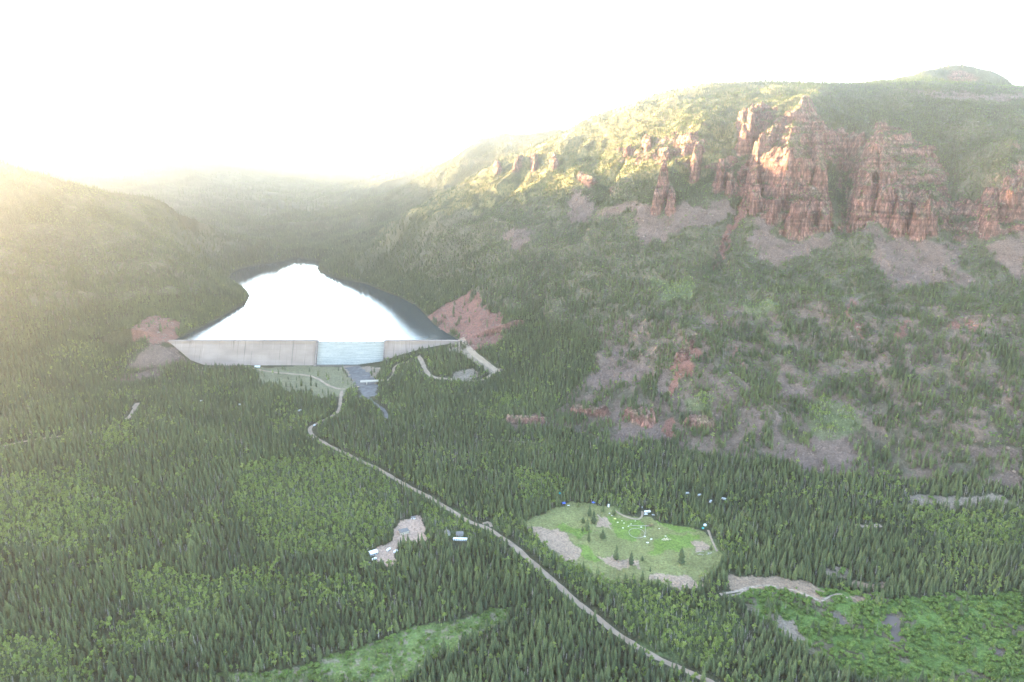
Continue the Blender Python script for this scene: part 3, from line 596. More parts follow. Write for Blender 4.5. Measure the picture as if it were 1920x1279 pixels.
# ------------------------------------------------------------------ tree models
def quad_cloud(centers, radii, n, size, rs, flat=.5):
    V = []; Fc = []
    for _ in range(n):
        k = rs.choice(len(centers), p=np.array(radii)**2/np.sum(np.array(radii)**2)); c = np.array(centers[k]); r = radii[k]
        d = rs.normal(size=3); d /= np.linalg.norm(d); d[2] = abs(d[2])*.6+d[2]*.4; p = c + d*r*rs.uniform(.7, 1.08)
        nrm = d + rs.normal(size=3)*flat; nrm /= np.linalg.norm(nrm); a_ = np.cross(nrm, [0, 0, 1.0]) + rs.normal(size=3)*.2; a_ /= np.linalg.norm(a_); b_ = np.cross(nrm, a_)
        s = size*rs.uniform(.6, 1.3); o = len(V)
        V += [p-a_*s*.5-b_*s*.4, p+a_*s*.5-b_*s*.3, p+a_*s*.4+b_*s*.5, p-a_*s*.5+b_*s*.35]; Fc.append((o, o+1, o+2, o+3))
    return V, Fc
def lump(c, r, rs, seg=7, rings=4):
    V = []; Fc = []
    for i in range(rings+1):
        ph = math.pi*i/rings
        for j in range(seg):
            th = 2*math.pi*j/seg; q = r*rs.uniform(.75, 1.0); V.append((c[0]+q*math.sin(ph)*math.cos(th), c[1]+q*math.sin(ph)*math.sin(th), c[2]+q*math.cos(ph)))
    for i in range(rings):
        for j in range(seg): a_ = i*seg+j; b_ = i*seg+(j+1) % seg; Fc.append((a_, a_+seg, b_+seg, b_))
    return V, Fc
def cone_v(h, r0, r1, seg=6, z0=0, lean=0):
    V = [(r0*math.cos(2*math.pi*j/seg), r0*math.sin(2*math.pi*j/seg), z0) for j in range(seg)]+[(lean+r1*math.cos(2*math.pi*j/seg), r1*math.sin(2*math.pi*j/seg), h) for j in range(seg)]
    return V, [(j, (j+1) % seg, (j+1) % seg+seg, j+seg) for j in range(seg)]+[tuple(range(seg, 2*seg))]
def conifer_mesh(seed, H=20., Rr=2.7, bare=.06):
    rs = np.random.default_rng(seed); V = []; Fc = []; nw = 15
    for k in range(nw):
        f = k/(nw-1); z = H*(bare+(1-bare)*f); r = Rr*.92*((1-f**1.5)**.9)*min(1, .62+f*2.2)*rs.uniform(.78, 1.14)+.12; nb = int(9-4*f); a0 = rs.uniform(0, 6.28)
        for j in range(nb):
            th = a0+2*math.pi*j/nb+rs.uniform(-.25, .25); L = r*rs.uniform(.62, 1.22); dz = -L*rs.uniform(.25, .55); wv = L*rs.uniform(.34, .5)+.12
            c, s = math.cos(th), math.sin(th); o = len(V)
            V += [(0, 0, z+H*.035), (c*L*.62-s*wv, s*L*.62+c*wv, z+dz*.75), (c*L, s*L, z+dz*.8), (c*L*.62+s*wv, s*L*.62-c*wv, z+dz*.75), (c*L*.55, s*L*.55, z+dz*.15+.1)]
            Fc += [(o, o+1, o+4), (o+1, o+2, o+4), (o+2, o+3, o+4), (o+3, o, o+4)]
    v, f_ = cone_v(H*.93, Rr*.42, .08, 6, H*(bare+.01)); o = len(V); V += v; Fc += [tuple(i+o for i in q) for q in f_]
    return V, Fc
def aspen_mesh(seed, H=15.):
    rs = np.random.default_rng(seed); cs_ = []; rd = []; nC = rs.integers(5, 8)
    for k in range(nC):
        f = rs.uniform(.42, .9); a_ = rs.uniform(0, 6.28); q = 1.9*(1-abs(f-.62)*1.7); cs_.append((q*math.cos(a_), q*math.sin(a_), H*f)); rd.append(rs.uniform(1.2, 2.1))
    cs_.append((0, 0, H*.93)); rd.append(1.0)
    V, Fc = quad_cloud(cs_, rd, 190, .95, rs)
    for c, r in zip(cs_, rd):
        v, f_ = lump(c, r*.78, rs); o = len(V); V += v; Fc += [tuple(i+o for i in q) for q in f_]
    return V, Fc
def shrub_mesh(seed):
    rs = np.random.default_rng(seed); cs_ = []; rd = []
    for k in range(rs.integers(4, 7)): a_ = rs.uniform(0, 6.28); q = rs.uniform(0, 1.5); cs_.append((q*math.cos(a_), q*math.sin(a_), rs.uniform(.7, 1.7))); rd.append(rs.uniform(.8, 1.3))
    V, Fc = quad_cloud(cs_, rd, 110, .75, rs)
    for c, r in zip(cs_, rd):
        v, f_ = lump(c, r*.8, rs); o = len(V); V += v; Fc += [tuple(i+o for i in q) for q in f_]
    return V, Fc
def dead_mesh(seed, H=17.):
    rs = np.random.default_rng(seed); V = []; Fc = []
    for k in range(46):
        f = rs.uniform(.22, .97); z = H*f; L = (1.55*(1-f)+.35)*rs.uniform(.5, 1.2); th = rs.uniform(0, 6.28); c, s = math.cos(th), math.sin(th); dz = L*rs.uniform(-.5, .25); o = len(V); t_ = .09
        V += [(-s*t_, c*t_, z), (s*t_, -c*t_, z), (c*L, s*L, z+dz), (0, 0, z+.22), (c*L*.6-s*.3, s*L*.6+c*.3, z+dz*.6-.2), (c*L*.6+s*.3, s*L*.6-c*.3, z+dz*.6-.2)]
        Fc += [(o, o+1, o+2), (o, o+2, o+3), (o+1, o+3, o+2), (o+3, o+4, o+2), (o+3, o+2, o+5)]
    v, f_ = cone_v(H*.98, .12, .03, 5); o = len(V); V += v; Fc += [tuple(i+o for i in q) for q in f_]
    return V, Fc
NV = 5
KIND = {
 'conifer': dict(name='conifer', crown=[conifer_mesh(100+i, 20, (3.6, 4.2, 3.2, 4.5, 3.9)[i]) for i in range(NV)], cm=M['needles'], trunk=cone_v(18, .28, .05), tm=M['bark'], H=20.),
 'aspen': dict(name='aspen_tree', crown=[aspen_mesh(200+i) for i in range(NV)], cm=M['leaves'], trunk=cone_v(13.5, .2, .07), tm=M['aspen_bark'], H=15.),
 'dead': dict(name='dead_tree', crown=[dead_mesh(300+i) for i in range(NV)], cm=M['dead'], trunk=cone_v(17.2, .24, .04), tm=M['dead'], H=17.),
 'willow': dict(name='willow_shrub', crown=[shrub_mesh(400+i) for i in range(NV)], cm=M['willow'], trunk=cone_v(1.4, .12, .05), tm=M['bark'], H=2.8),
}
crown_name = dict(conifer='crown', aspen='crown', dead='branches', willow='foliage')
for k, K in KIND.items():
    K['cme'] = []
    for v, f in K['crown']:
        me = bpy.data.meshes.new(K['name']+'_crown'); me.from_pydata([tuple(p) for p in v], [], f); me.update(); me.materials.append(K['cm']); K['cme'].append(me)
    me = bpy.data.meshes.new(K['name']+'_trunk'); me.from_pydata(K['trunk'][0], [], K['trunk'][1]); me.update(); me.materials.append(K['tm']); K['tme'] = me
    K['src'] = {}
def tree(k, x, y, z, s, rz, var, label, group=None, cat=None, sx=1.0, named=None):
    K = KIND[k]; o = empty(named or K['name'], (x, y, z-.1), rz); o.scale = (s*sx, s*sx, s); tag(o, label, cat or {'conifer':'conifer','aspen':'aspen','dead':'dead tree','willow':'shrub'}[k], group)
    c = bpy.data.objects.new(crown_name[k], K['cme'][var]); col.objects.link(c); c.parent = o
    t = bpy.data.objects.new('trunk' if k != 'willow' else 'stem', K['tme']); col.objects.link(t); t.parent = o
    K['src'].setdefault(var, (c, t)); return o

# ------------------------------------------------------------------ forest scatter
run = np.maximum.accumulate((GZ-CAMZ)/RR, axis=0)
def near(A, x, y):
    a_ = np.clip(np.rint(np.interp(np.degrees(np.arctan2(x, y)), az, np.arange(NA))).astype(int), 0, NA-1)
    r_ = np.clip(np.rint(np.interp(np.hypot(x, y), rr, np.arange(NR))).astype(int), 0, NR-1); return A[r_, a_]
def proj(x, y, z):
    dz_ = z-CAMZ; t = y*cs - dz_*sn; v = -(dz_*cs + y*sn)/t; return 960+F*x/t, 639.5+F*v, t
def candidates(x0, x1, y0, y1, step):
    nx = int((x1-x0)/step); ny = int((y1-y0)/step); X, Y = np.meshgrid(np.arange(nx), np.arange(ny))
    return (x0+(X+rng.uniform(0, 1, X.shape))*step).ravel(), (y0+(Y+rng.uniform(0, 1, X.shape))*step).ravel()
roadd = np.full(GX.shape, 1e9)
for ln, wd_ in list(road_lines)+list(stream_lines):
    bb = (GX > ln[:, 0].min()-30) & (GX < ln[:, 0].max()+30) & (GY > ln[:, 1].min()-30) & (GY < ln[:, 1].max()+30)
    from_ = ln[::3] if len(ln) > 9 else ln
    d_, _ = linedist(list(from_)+[ln[-1]], GX[bb], GY[bb]); roadd[bb] = np.minimum(roadd[bb], d_-wd_/2)
pool = {k: [] for k in KIND}      # x, y, z, scale, var
def emit(k, x, y, sc_):
    if len(x) == 0: return
    z = lookup(GZ, x, y); pool[k].append(np.stack([x, y, z, sc_, rng.integers(0, NV, len(x))], 1))
def cull(x, y, tall, margin):
    z = lookup(GZ, x, y); px, py, t = proj(x, y, z)
    ok = (px > -margin) & (px < 1920+margin) & (py < 1279+margin*1.1) & (t > 100)
    ang = (z+tall-CAMZ)/np.hypot(x, y); ok &= ang > near(run, x, y)-.004
    return ok, z, px, py
keep = []   # places kept free of trees: x, y, radius
for o_ in free_spots: keep.append(o_)
def scatter(x, y, far):
    ok, z, px, py = cull(x, y, 20, 190); x, y, z = x[ok], y[ok], z[ok]
    g = lambda A: near(A, x, y); gold = g(sunlit_grass)
    pr = np.full(x.shape, .9); nz1 = fbm(x, y, 130, 3, seed=80.); nz2 = fbm(x, y, 45, 3, seed=81.); nz3 = fbm(x, y, 70, 3, seed=82.)
    high = sstep(40, 120, z); vh = sstep(130, 330, z)
    pr *= 1-high*np.clip(.30+.9*nz2-.1, 0, .75)
    pr = np.where(gold, pr*.8, pr*np.where((z > 120) & (z < 360), .68, 1.0))
    sp = g(sparse); pr = np.where(sp, np.clip(.43+1.6*nz2, .06, .9), pr)
    pr = np.where(g(talus), np.clip(.05+1.3*(nz2-.15), .02, .7), pr); pr = np.where(g(rock) > .45, .24, pr); pr = np.where(g(red), .03, pr)
    sl = g(slope); pr = np.where((g(cm)) & (g(rock) <= .45), .6, pr)
    pr = np.where(z > 690, np.clip(.45+nz1, .15, .8), pr)
    pr = np.where(g(meadow) | g(lot), 0, pr); pr = np.where(g(openr), .04, pr); pr = np.where(g(damgrass), .03, pr); pr = np.where(g(bank), 0, pr)
    pr = np.where(g(clear), .05, pr); pr = np.where(g(wet), np.clip(.02+.5*(nz3-.12), .012, .5), pr)
    pr = np.where(g(roadd) < 4.0, 0, pr)
    pr = np.where((z < LAKE_Z+2.5) & g(near_lake) & (y > CREST_Y-6), 0, pr)
    pr = np.where((y > 1655) & (y < 1735) & (x > -905) & (x < -95), np.where((y < 1684) & (x > -320) & (x < -100), .5, 0), pr)
    for kx, ky, kr in keep: pr = np.where(np.hypot(x-kx, y-ky) < kr, 0, pr)
    u = rng.uniform(size=x.shape); s = u < pr; x, y, z, nz1, nz2, nz3, high = [q_[s] for q_ in (x, y, z, nz1, nz2, nz3, high)]
    g = lambda A: near(A, x, y)
    pa = np.where(g(aspm), .85, np.clip(.14+.9*(nz1-.1), .05, .75)*(1-.75*high)); pa = np.where((g(roadd) < 14) & (z < 40), .5, pa)
    pa = np.where((x < -350) & (z > 60), pa*.35, pa); edge = g(wet); pa = np.where(edge, .1, pa)
    pd = np.where(g(deadm), .26, np.clip(.07+.35*nz3, .03, .3))*np.where(g(aspm), .6, 1.0)
    u = rng.uniform(size=x.shape); isd = u < pd; isa = ~isd & (rng.uniform(size=x.shape) < pa); isc = ~isd & ~isa
    hs = 1.0*(1-.40*sstep(130, 330, lookup(GZ, x, y)))*np.clip(rng.normal(.66, .17, x.shape), .26, 1.15); hs = np.where(g(clear), hs*.45, hs); hs = np.where(sp[s] if False else g(sparse), hs*.95, hs)
    f = far
    emit('conifer', x[isc], y[isc], hs[isc]*f); emit('aspen', x[isa], y[isa], (hs*np.where(high > .3, .8, .92))[isa]*f); emit('dead', x[isd], y[isd], (hs*.9)[isd]*f)
x, y = candidates(-1900, 2000, 480, 2750, 4.95); r_ = np.hypot(x, y); m_ = r_ < 2700; scatter(x[m_], y[m_], 1.0)
x, y = candidates(-3000, 2200, 1500, 4600, 8.5); r_ = np.hypot(x, y); m_ = (r_ >= 2700) & (r_ < 4600); scatter(x[m_], y[m_], 1.25)
x, y = candidates(-6500, 1500, 3000, 9000, 24); r_ = np.hypot(x, y); m_ = (r_ >= 4600) & (r_ < 8600); scatter(x[m_], y[m_], 2.1)
# willows and brush
x, y = candidates(-700, 1500, 480, 1300, 5.0); ok, z, px, py = cull(x, y, 3, 60); x, y, z = x[ok], y[ok], z[ok]; g = lambda A: near(A, x, y)
pr = np.where(g(wet), np.clip(.62+1.3*fbm(x, y, 28, 3, seed=90.), .05, .95), 0); pr = np.where(g(clear), np.clip(.35+1.2*fbm(x, y, 30, 3, seed=91.), .03, .8), pr); pr = np.where(g(bank) | g(openr), .06, pr)
pr = np.where(g(roadd) < 3, 0, pr)
for pl, zz in ponds:
    c0 = pl.mean(0); m_ = np.hypot(x-c0[0], y-c0[1]) < 60; mm = inpoly(pl, x, y); pr = np.where(mm, .05, pr)
s = rng.uniform(size=x.shape) < pr; emit('willow', x[s], y[s], rng.uniform(.8, 2.3, s.sum())*np.where(near(clear, x[s], y[s]), .7, 1))
x, y = candidates(-1500, 2000, 900, 2500, 7.5); ok, z, px, py = cull(x, y, 3, 40); x, y, z = x[ok], y[ok], z[ok]; g = lambda A: near(A, x, y)
pr = np.where(z > 25, .45, 0); pr = np.where(g(talus) | g(red), .03, pr); pr = np.where(g(rock) > .4, .18, pr); pr = np.where(z < LAKE_Z+2, 0, pr); pr = np.where(g(roadd) < 3, 0, pr); pr = np.where((y > 1655) & (y < 1735) & (x > -905) & (x < -95), 0, pr)
s = rng.uniform(size=x.shape) < pr; emit('willow', x[s], y[s], rng.uniform(.6, 1.3, s.sum()))
# lone trees of the meadow: pixel of the foot, height in pixels, kind, width factor, label
lone = [
 (1155,1050,29,'conifer',1.15,'tall dark spruce in the middle of the meadow, left of a smaller spruce'),
 (1183,1059,25,'conifer',1.1,'pointed dark spruce in the middle of the meadow just beside a round bush'),
 (1204,1052,10,'conifer',2.0,'small round dark bush between the meadow spruces'),
 (1277,1057,31,'conifer',1.15,'largest lone spruce on the right side of the meadow'),
 (1130,1010,18,'conifer',1.9,'broad rounded conifer near the middle of the upper meadow'),
 (1104,1016,22,'conifer',.9,'slim conifer at the lower end of the row crossing the meadow'),
 (1101,995,24,'conifer',1.05,'taller conifer in the middle of the row crossing the meadow'),
 (1092,997,9,'conifer',1.8,'small bushy conifer at the left of the meadow tree row'),
 (1093,980,11,'conifer',1.9,'short wide conifer halfway up the meadow tree row'),
 (1105,968,22,'conifer',1.25,'large conifer at the top of the meadow tree row'),
 (1113,981,24,'conifer',1.3,'bushy conifer on the right side of the meadow tree row beside bare earth'),
 (998,1012,19,'conifer',1.2,'dark conifer on the bare earth at the left end of the meadow'),
 (1120,1089,31,'conifer',.95,'slim tall spruce at the bottom edge of the meadow'),
 (1130,961,13,'conifer',1.3,'small conifer between the blue canopy and the white camper'),
 (1151,966,20,'conifer',1.2,'dark conifer beside the white camper at the meadow edge'),
 (1084,949,9,'conifer',1.9,'small dark bush near the blue canopy with table'),
 (1333,1031,10,'conifer',1.7,'small bush on the right edge of the meadow'),
 (1172,1091,19,'conifer',1.0,'leftmost spruce of the three at the bottom edge of the meadow'),
 (1187,1089,15,'conifer',.9,'smallest middle spruce of the three at the bottom edge of the meadow'),
 (1204,1092,24,'conifer',1.1,'rightmost spruce of the three at the bottom edge of the meadow'),
 (1219,1072,10,'conifer',1.2,'little spruce beside the sandy corner of the meadow'),
]
for i, (px, py, hp, k, sx, lab) in enumerate(lone):
    h = hit(px, py)
    if h is None: continue
    t = proj(*h)[2]; Hm = hp/F*t/math.cos(R(30)); s = Hm/KIND[k]['H']
    tree(k, h[0], h[1], h[2], s, random.uniform(0, 6), i % NV, lab, group='trees dotted over the meadow', sx=sx, named='bush' if sx > 1.75 and hp < 12 else None, cat='bush' if sx > 1.75 and hp < 12 else None)

def zone(k, px, py):
    rx = np.interp(py, [960, 1075, 1130, 1185, 1230, 1279], [860, 1020, 1080, 1150, 1220, 1340])
    nm = {'conifer': 'dark green conifer', 'aspen': 'light green aspen with pale trunk', 'dead': 'grey leafless dead tree', 'willow': 'low bright green bush'}[k]
    if k == 'willow':
        if px < 1000: return nm+' in the grassy clearing at the bottom of the view', 'bushes in the bottom clearing'
        return nm+' among the nearest bushes of the marsh at lower right', 'bushes of the nearest marsh'
    side = 'left' if px < rx else 'right'
    part = ('far left foreground' if px < 480 else 'foreground beside the bottom clearing' if px < rx else 'foreground between road and marsh' if px < 1480 else 'foreground at the lower right corner')
    return f'{nm} in the nearest forest, {part}', f'{nm}s, {part}'
def stuff(k, arr, label, name):
    K = KIND[k]; me = bpy.data.meshes.new(name); me.vertices.add(len(arr)); me.vertices.foreach_set('co', arr[:, :3].astype(np.float32).ravel()); me.update()
    a_ = me.attributes.new('tsize', 'FLOAT', 'POINT'); a_.data.foreach_set('value', arr[:, 3].astype(np.float32))
    a_ = me.attributes.new('tturn', 'FLOAT', 'POINT'); a_.data.foreach_set('value', rng.uniform(0, 6.28, len(arr)).astype(np.float32))
    a_ = me.attributes.new('twide', 'FLOAT', 'POINT'); a_.data.foreach_set('value', (arr[:, 3]*np.clip(rng.normal(1.05, .22, len(arr)), .6, 1.7)).astype(np.float32))
    a_ = me.attributes.new('tvar', 'INT', 'POINT'); a_.data.foreach_set('value', arr[:, 4].astype(np.int32))
    o = bpy.data.objects.new(name, me); col.objects.link(o); tag(o, label, {'conifer': 'conifer forest', 'aspen': 'aspen wood', 'dead': 'dead trees', 'willow': 'brush'}[k], kind='stuff')
    ng = bpy.data.node_groups.new(name, 'GeometryNodeTree'); ng.interface.new_socket('Geometry', in_out='INPUT', socket_type='NodeSocketGeometry'); ng.interface.new_socket('Geometry', in_out='OUTPUT', socket_type='NodeSocketGeometry')
    N = ng.nodes.new; L = ng.links.new; gi = N('NodeGroupInput'); go = N('NodeGroupOutput'); jn = N('GeometryNodeJoinGeometry')
    for var in range(NV):
        ji = N('GeometryNodeJoinGeometry')
        for ob in K['src'][var]:
            oi = N('GeometryNodeObjectInfo'); oi.transform_space = 'ORIGINAL'; oi.inputs['Object'].default_value = ob; L(oi.outputs['Geometry'], ji.inputs[0])
        g2 = N('GeometryNodeGeometryToInstance'); L(ji.outputs[0], g2.inputs[0]); L(g2.outputs[0], jn.inputs[0])
    ip = N('GeometryNodeInstanceOnPoints'); L(gi.outputs[0], ip.inputs['Points']); L(jn.outputs[0], ip.inputs['Instance']); ip.inputs['Pick Instance'].default_value = True
    def att(nm, ty):
        n = N('GeometryNodeInputNamedAttribute'); n.data_type = ty; n.inputs[0].default_value = nm; return n.outputs[0]
    L(att('tvar', 'INT'), ip.inputs['Instance Index']); cx = N('ShaderNodeCombineXYZ'); w_ = att('twide', 'FLOAT'); L(w_, cx.inputs[0]); L(w_, cx.inputs[1]); L(att('tsize', 'FLOAT'), cx.inputs[2]); L(cx.outputs[0], ip.inputs['Scale'])
    cr = N('ShaderNodeCombineXYZ'); L(att('tturn', 'FLOAT'), cr.inputs[2]); L(cr.outputs[0], ip.inputs['Rotation']); L(ip.outputs[0], go.inputs[0])
    md = o.modifiers.new('trees', 'NODES'); md.node_group = ng; return o
if TREES:
  for k in KIND:
    A_ = np.concatenate(pool[k]); px, py, t = proj(A_[:, 0], A_[:, 1], A_[:, 2]); infr = (px > 4) & (px < 1916) & (py < 1276) & ((A_[:, 2]+3-CAMZ)/np.hypot(A_[:, 0], A_[:, 1]) >= near(run, A_[:, 0], A_[:, 1])-.002)
    key = np.where(infr, A_[:, 3]/t, 0); order = np.argsort(-key); nn_ = 300 - (21 if k == 'conifer' else 0); near_i = order[:nn_]; rest = order[nn_:]
    for i in near_i:
        lab, grp = zone(k, px[i], py[i]); tree(k, *A_[i, :3], A_[i, 3], rng.uniform(0, 6.28), int(A_[i, 4]), lab, grp, sx=rng.uniform(.85, 1.25))
    stuff(k, A_[rest], {'conifer': 'dense dark green conifer forest covering the valley floor and mountainsides', 'aspen': 'light green aspens mixed through the valley forest', 'dead': 'grey dead trees scattered through the forest', 'willow': 'low green brush over the marsh and open slopes'}[k],
          {'conifer': 'conifer_forest', 'aspen': 'aspen_forest', 'dead': 'dead_forest', 'willow': 'brush'}[k])
    print(k, len(A_))

# ------------------------------------------------------------------ boulders of the talus
x, y = candidates(-1100, 1500, 950, 2300, 5.5); ok, z, px, py = cull(x, y, 2, 0); x, y, z = x[ok], y[ok], z[ok]
pr = np.where(near(talus, x, y) | near(red, x, y), .5, np.where(near(rock, x, y) > .3, .25, np.where(near(sparse, x, y), .06, 0))); s = rng.uniform(size=x.shape) < pr; x, y, z = x[s], y[s], z[s]
ico = np.array([(0,0,1),(.9,0,.4),(.28,.85,.45),(-.72,.53,.4),(-.72,-.53,.5),(.28,-.85,.4),(.7,.5,-.5),(-.3,.85,-.5),(-.9,0,-.5),(-.3,-.85,-.5),(.7,-.5,-.5)]); icf = np.array([(0,1,2),(0,2,3),(0,3,4),(0,4,5),(0,5,1),(1,6,2),(2,7,3),(3,8,4),(4,9,5),(5,10,1),(2,6,7),(3,7,8),(4,8,9),(5,9,10),(1,10,6)])
n_ = len(x); sz = 0.8+rng.gamma(1.6, .55, n_); ang = rng.uniform(0, 6.28, n_); jit = rng.uniform(.75, 1.25, (n_, 11, 3)); b_ = ico[None]*jit*sz[:, None, None]
bx = b_[..., 0]*np.cos(ang)[:, None]-b_[..., 1]*np.sin(ang)[:, None]*.8; by = b_[..., 0]*np.sin(ang)[:, None]+b_[..., 1]*np.cos(ang)[:, None]*.8
V = np.stack([bx+x[:, None], by+y[:, None], b_[..., 2]*.7+z[:, None]+.2], -1).reshape(-1, 3); Fa = (icf[None]+np.arange(n_)[:, None, None]*11).reshape(-1, 3)
M['boulder'] = mat('boulder_rock', (.17, .125, .107), .9, .2, noise=.35, nscale=.05)
me = bpy.data.meshes.new('talus_boulders'); me.vertices.add(len(V)); me.vertices.foreach_set('co', V.astype(np.float32).ravel()); me.loops.add(Fa.size); me.loops.foreach_set('vertex_index', Fa.ravel().astype(np.int32)); me.polygons.add(len(Fa)); me.polygons.foreach_set('loop_start', np.arange(0, Fa.size, 3, dtype=np.int32)); me.polygons.foreach_set('loop_total', np.full(len(Fa), 3, np.int32)); me.update(calc_edges=True); me.materials.append(M['boulder'])
o = bpy.data.objects.new('talus_boulders', me); col.objects.link(o); tag(o, 'countless grey and reddish boulders of the talus fans below the cliffs', 'boulders', kind='stuff')

# ------------------------------------------------------------------ buildings, vehicles, camps
M.update(tan=mat('tan_siding', (.55, .46, .36)), roofg=mat('grey_shingles', (.17, .155, .15), noise=.2, nscale=.6), white=mat('white_paint', (.82, .82, .82), .4, .5), metalroof=mat('white_metal_roof', (.78, .80, .84), .35, .5),
  glass=mat('dark_glass', (.03, .035, .04), .1, .6), brown=mat('brown_wood', (.16, .10, .07)), rubber=mat('tyre_rubber', (.02, .02, .02)), blue=mat('blue_canvas', (.08, .14, .52)), teal=mat('teal_canvas', (.03, .38, .42)), grey=mat('grey_metal', (.32, .33, .35), .5, .5),
  darkcar=mat('dark_car_paint', (.05, .05, .06), .3, .6), red=mat('red_paint', (.5, .05, .04), .4, .5), wood=mat('weathered_wood', (.33, .30, .27), noise=.25, nscale=1.5), pale=mat('pale_stone', (.60, .57, .52), noise=.15, nscale=1), yel=mat('straw_yellow', (.6, .5, .2)), deck=mat('bridge_concrete', (.42, .37, .32)))
def bx(name, x0, x1, y0, y1, z0, z1, m, par): v, f = box_vf(x0, x1, y0, y1, z0, z1); return mesh_obj(name, v, f, m, par)
def house(px, py, w, d, h, rh, rz, wallm, roofm, label, name='house', cat='house', doors=1, wins=2, hip=False):
    g_ = hit(px, py); e = empty(name, (g_[0], g_[1], g_[2]-.3), R(rz)); tag(e, label, cat); w2, d2 = w/2, d/2; o_ = .6
    v = [(-w2,-d2,0),(w2,-d2,0),(w2,d2,0),(-w2,d2,0),(-w2,-d2,h),(w2,-d2,h),(w2,d2,h),(-w2,d2,h),(-w2,0,h+rh*.92),(w2,0,h+rh*.92)]
    if hip: v[8] = (-w2*.35, 0, h+rh*.9); v[9] = (w2*.35, 0, h+rh*.9)
    mesh_obj('wall', v, [(0,1,5,4),(2,3,7,6),(1,2,6,9,5) if not hip else (1,2,6,5),(3,0,4,8,7) if not hip else (3,0,4,7)], wallm, e)
    k = w2*.35 if hip else w2+o_
    rv = [(-w2-o_,-d2-o_,h-.2),(w2+o_,-d2-o_,h-.2),(k,0,h+rh),(-k,0,h+rh),(w2+o_,d2+o_,h-.2),(-w2-o_,d2+o_,h-.2)]; rv += [(a_, b_, c_+.25) for a_, b_, c_ in rv]
    fcs = [(6,7,8,9),(8,10,11,9),(0,3,2,1),(2,3,5,4),(0,1,7,6),(4,5,11,10)]
    fcs += [(1,2,8,7),(2,4,10,8),(3,0,6,9),(5,3,9,11)] if not hip else [(1,4,2),(7,8,10),(0,3,5),(6,11,9),(1,7,10,4),(0,5,11,6)]
    mesh_obj('roof', rv, fcs, roofm, e)
    for i in range(doors):
        x = -w2+w*(i+.5)/(doors+wins); bx('door', x-.55 if doors < 3 else x-1.3, x+.55 if doors < 3 else x+1.3, -d2-.06, -d2-.003, .3, 2.5 if doors < 3 else 3.2, M['brown'], e)
    for i in range(wins):
        x = -w2+w*(doors+i+.5)/(doors+wins); fr = bx('window', x-.8, x+.8, -d2-.07, -d2-.003, 1.2, 2.5, M['white'], e); bx('pane', x-.65, x+.65, -d2-.09, -d2-.072, 1.32, 2.38, M['glass'], fr)
    x = d2
    fr = bx('window', w2+.003, w2+.07, -.8, .8, 1.2, 2.5, M['white'], e); bx('pane', w2+.072, w2+.09, -.65, .65, 1.32, 2.38, M['glass'], fr); return e
def wheel(par, x, y, r, w_=.28):
    V = []; n = 14
    for s in (-1, 1): V += [(x+r*math.cos(2*math.pi*i/n), y+s*w_/2, r+r*math.sin(2*math.pi*i/n)) for i in range(n)]
    return mesh_obj('wheel', V, [tuple(range(n))[::-1], tuple(range(n, 2*n))]+[(i, (i+1) % n, (i+1) % n+n, i+n) for i in range(n)], M['rubber'], par)
def prof_body(name, prof, hw, m, par, taper=.0):
    n = len(prof); V = [(x, -hw+taper*max(0, z-1), z) for x, z in prof]+[(x, hw-taper*max(0, z-1), z) for x, z in prof]
    return mesh_obj(name, V, [tuple(range(n)), tuple(range(n, 2*n))[::-1]]+[(i, i+n, (i+1) % n+n, (i+1) % n) for i in range(n)], m, par)
def trailer(px, py, L, rz, label, name='camper_trailer', cat='camper', group=None, m=None):
    g_ = hit(px, py); e = empty(name, g_, R(rz)); tag(e, label, cat, group); l = L/2; m = m or M['white']
    prof_body('body', [(-l,.6),(l-.3,.6),(l,1.2),(l-.1,2.4),(l-.5,2.95),(-l+.3,2.95),(-l,2.6)], 1.2, m, e)
    for s in (-1, 1):
        for x in (-l*.5, l*.35): bx('window', x-.5, x+.5, s*1.2-.02 if s < 0 else 1.203, s*1.203 if s < 0 else 1.222, 1.5, 2.2, M['glass'], e)
        wheel(e, -.5, s*1.02, .38); wheel(e, .5, s*1.02, .38)
    bx('door', .1, .8, -1.222, -1.203, .75, 2.5, M['grey'], e); bx('hitch', l, l+1.3, -.08, .08, .5, .62, M['grey'], e)
    bx('roof_vent', -.3, .3, -.3, .3, 2.953, 3.12, M['grey'], e); return e
def car(px, py, rz, m, label, kind='pickup_truck', cat='pickup truck', loc=None):
    g_ = loc or hit(px, py); e = empty(kind, g_, R(rz)); tag(e, label, cat)
    if 'pickup' in kind: pf = [(-2.7,.5),(2.7,.5),(2.75,1.0),(1.4,1.15),(.8,1.8),(-.5,1.85),(-.8,1.15),(-2.7,1.15)]
    elif 'van' in kind: pf = [(-2.8,.5),(2.8,.5),(2.85,1.2),(2.0,1.5),(1.5,2.4),(-2.7,2.45),(-2.8,1.5)]
    else: pf = [(-2.3,.45),(2.3,.45),(2.35,.95),(1.2,1.1),(.7,1.65),(-1.6,1.7),(-2.3,1.1)]
    prof_body('body', pf, .95, m, e, .12)
    for s in (-1, 1):
        for x in (-1.6, 1.6): wheel(e, x, s*.87, .38)
        a_ = (.9, 2.2) if 'van' not in kind else (1.4, 2.2)
        bx('window', -.45, .7, s*.92 if s > 0 else -.95, .95 if s > 0 else -.92, 1.2, 1.6, M['glass'], e)
    return e
house(757, 1000, 13, 9, 4.2, 2.6, 28, M['tan'], M['roofg'], 'tan building with grey hip roof in the gravel lot', wins=3, hip=True)
house(775, 973, 5.5, 4, 2.6, 1.2, 12, M['white'], M['roofg'], 'small pale shed at the top end of the gravel lot', 'shed', 'shed', wins=1)
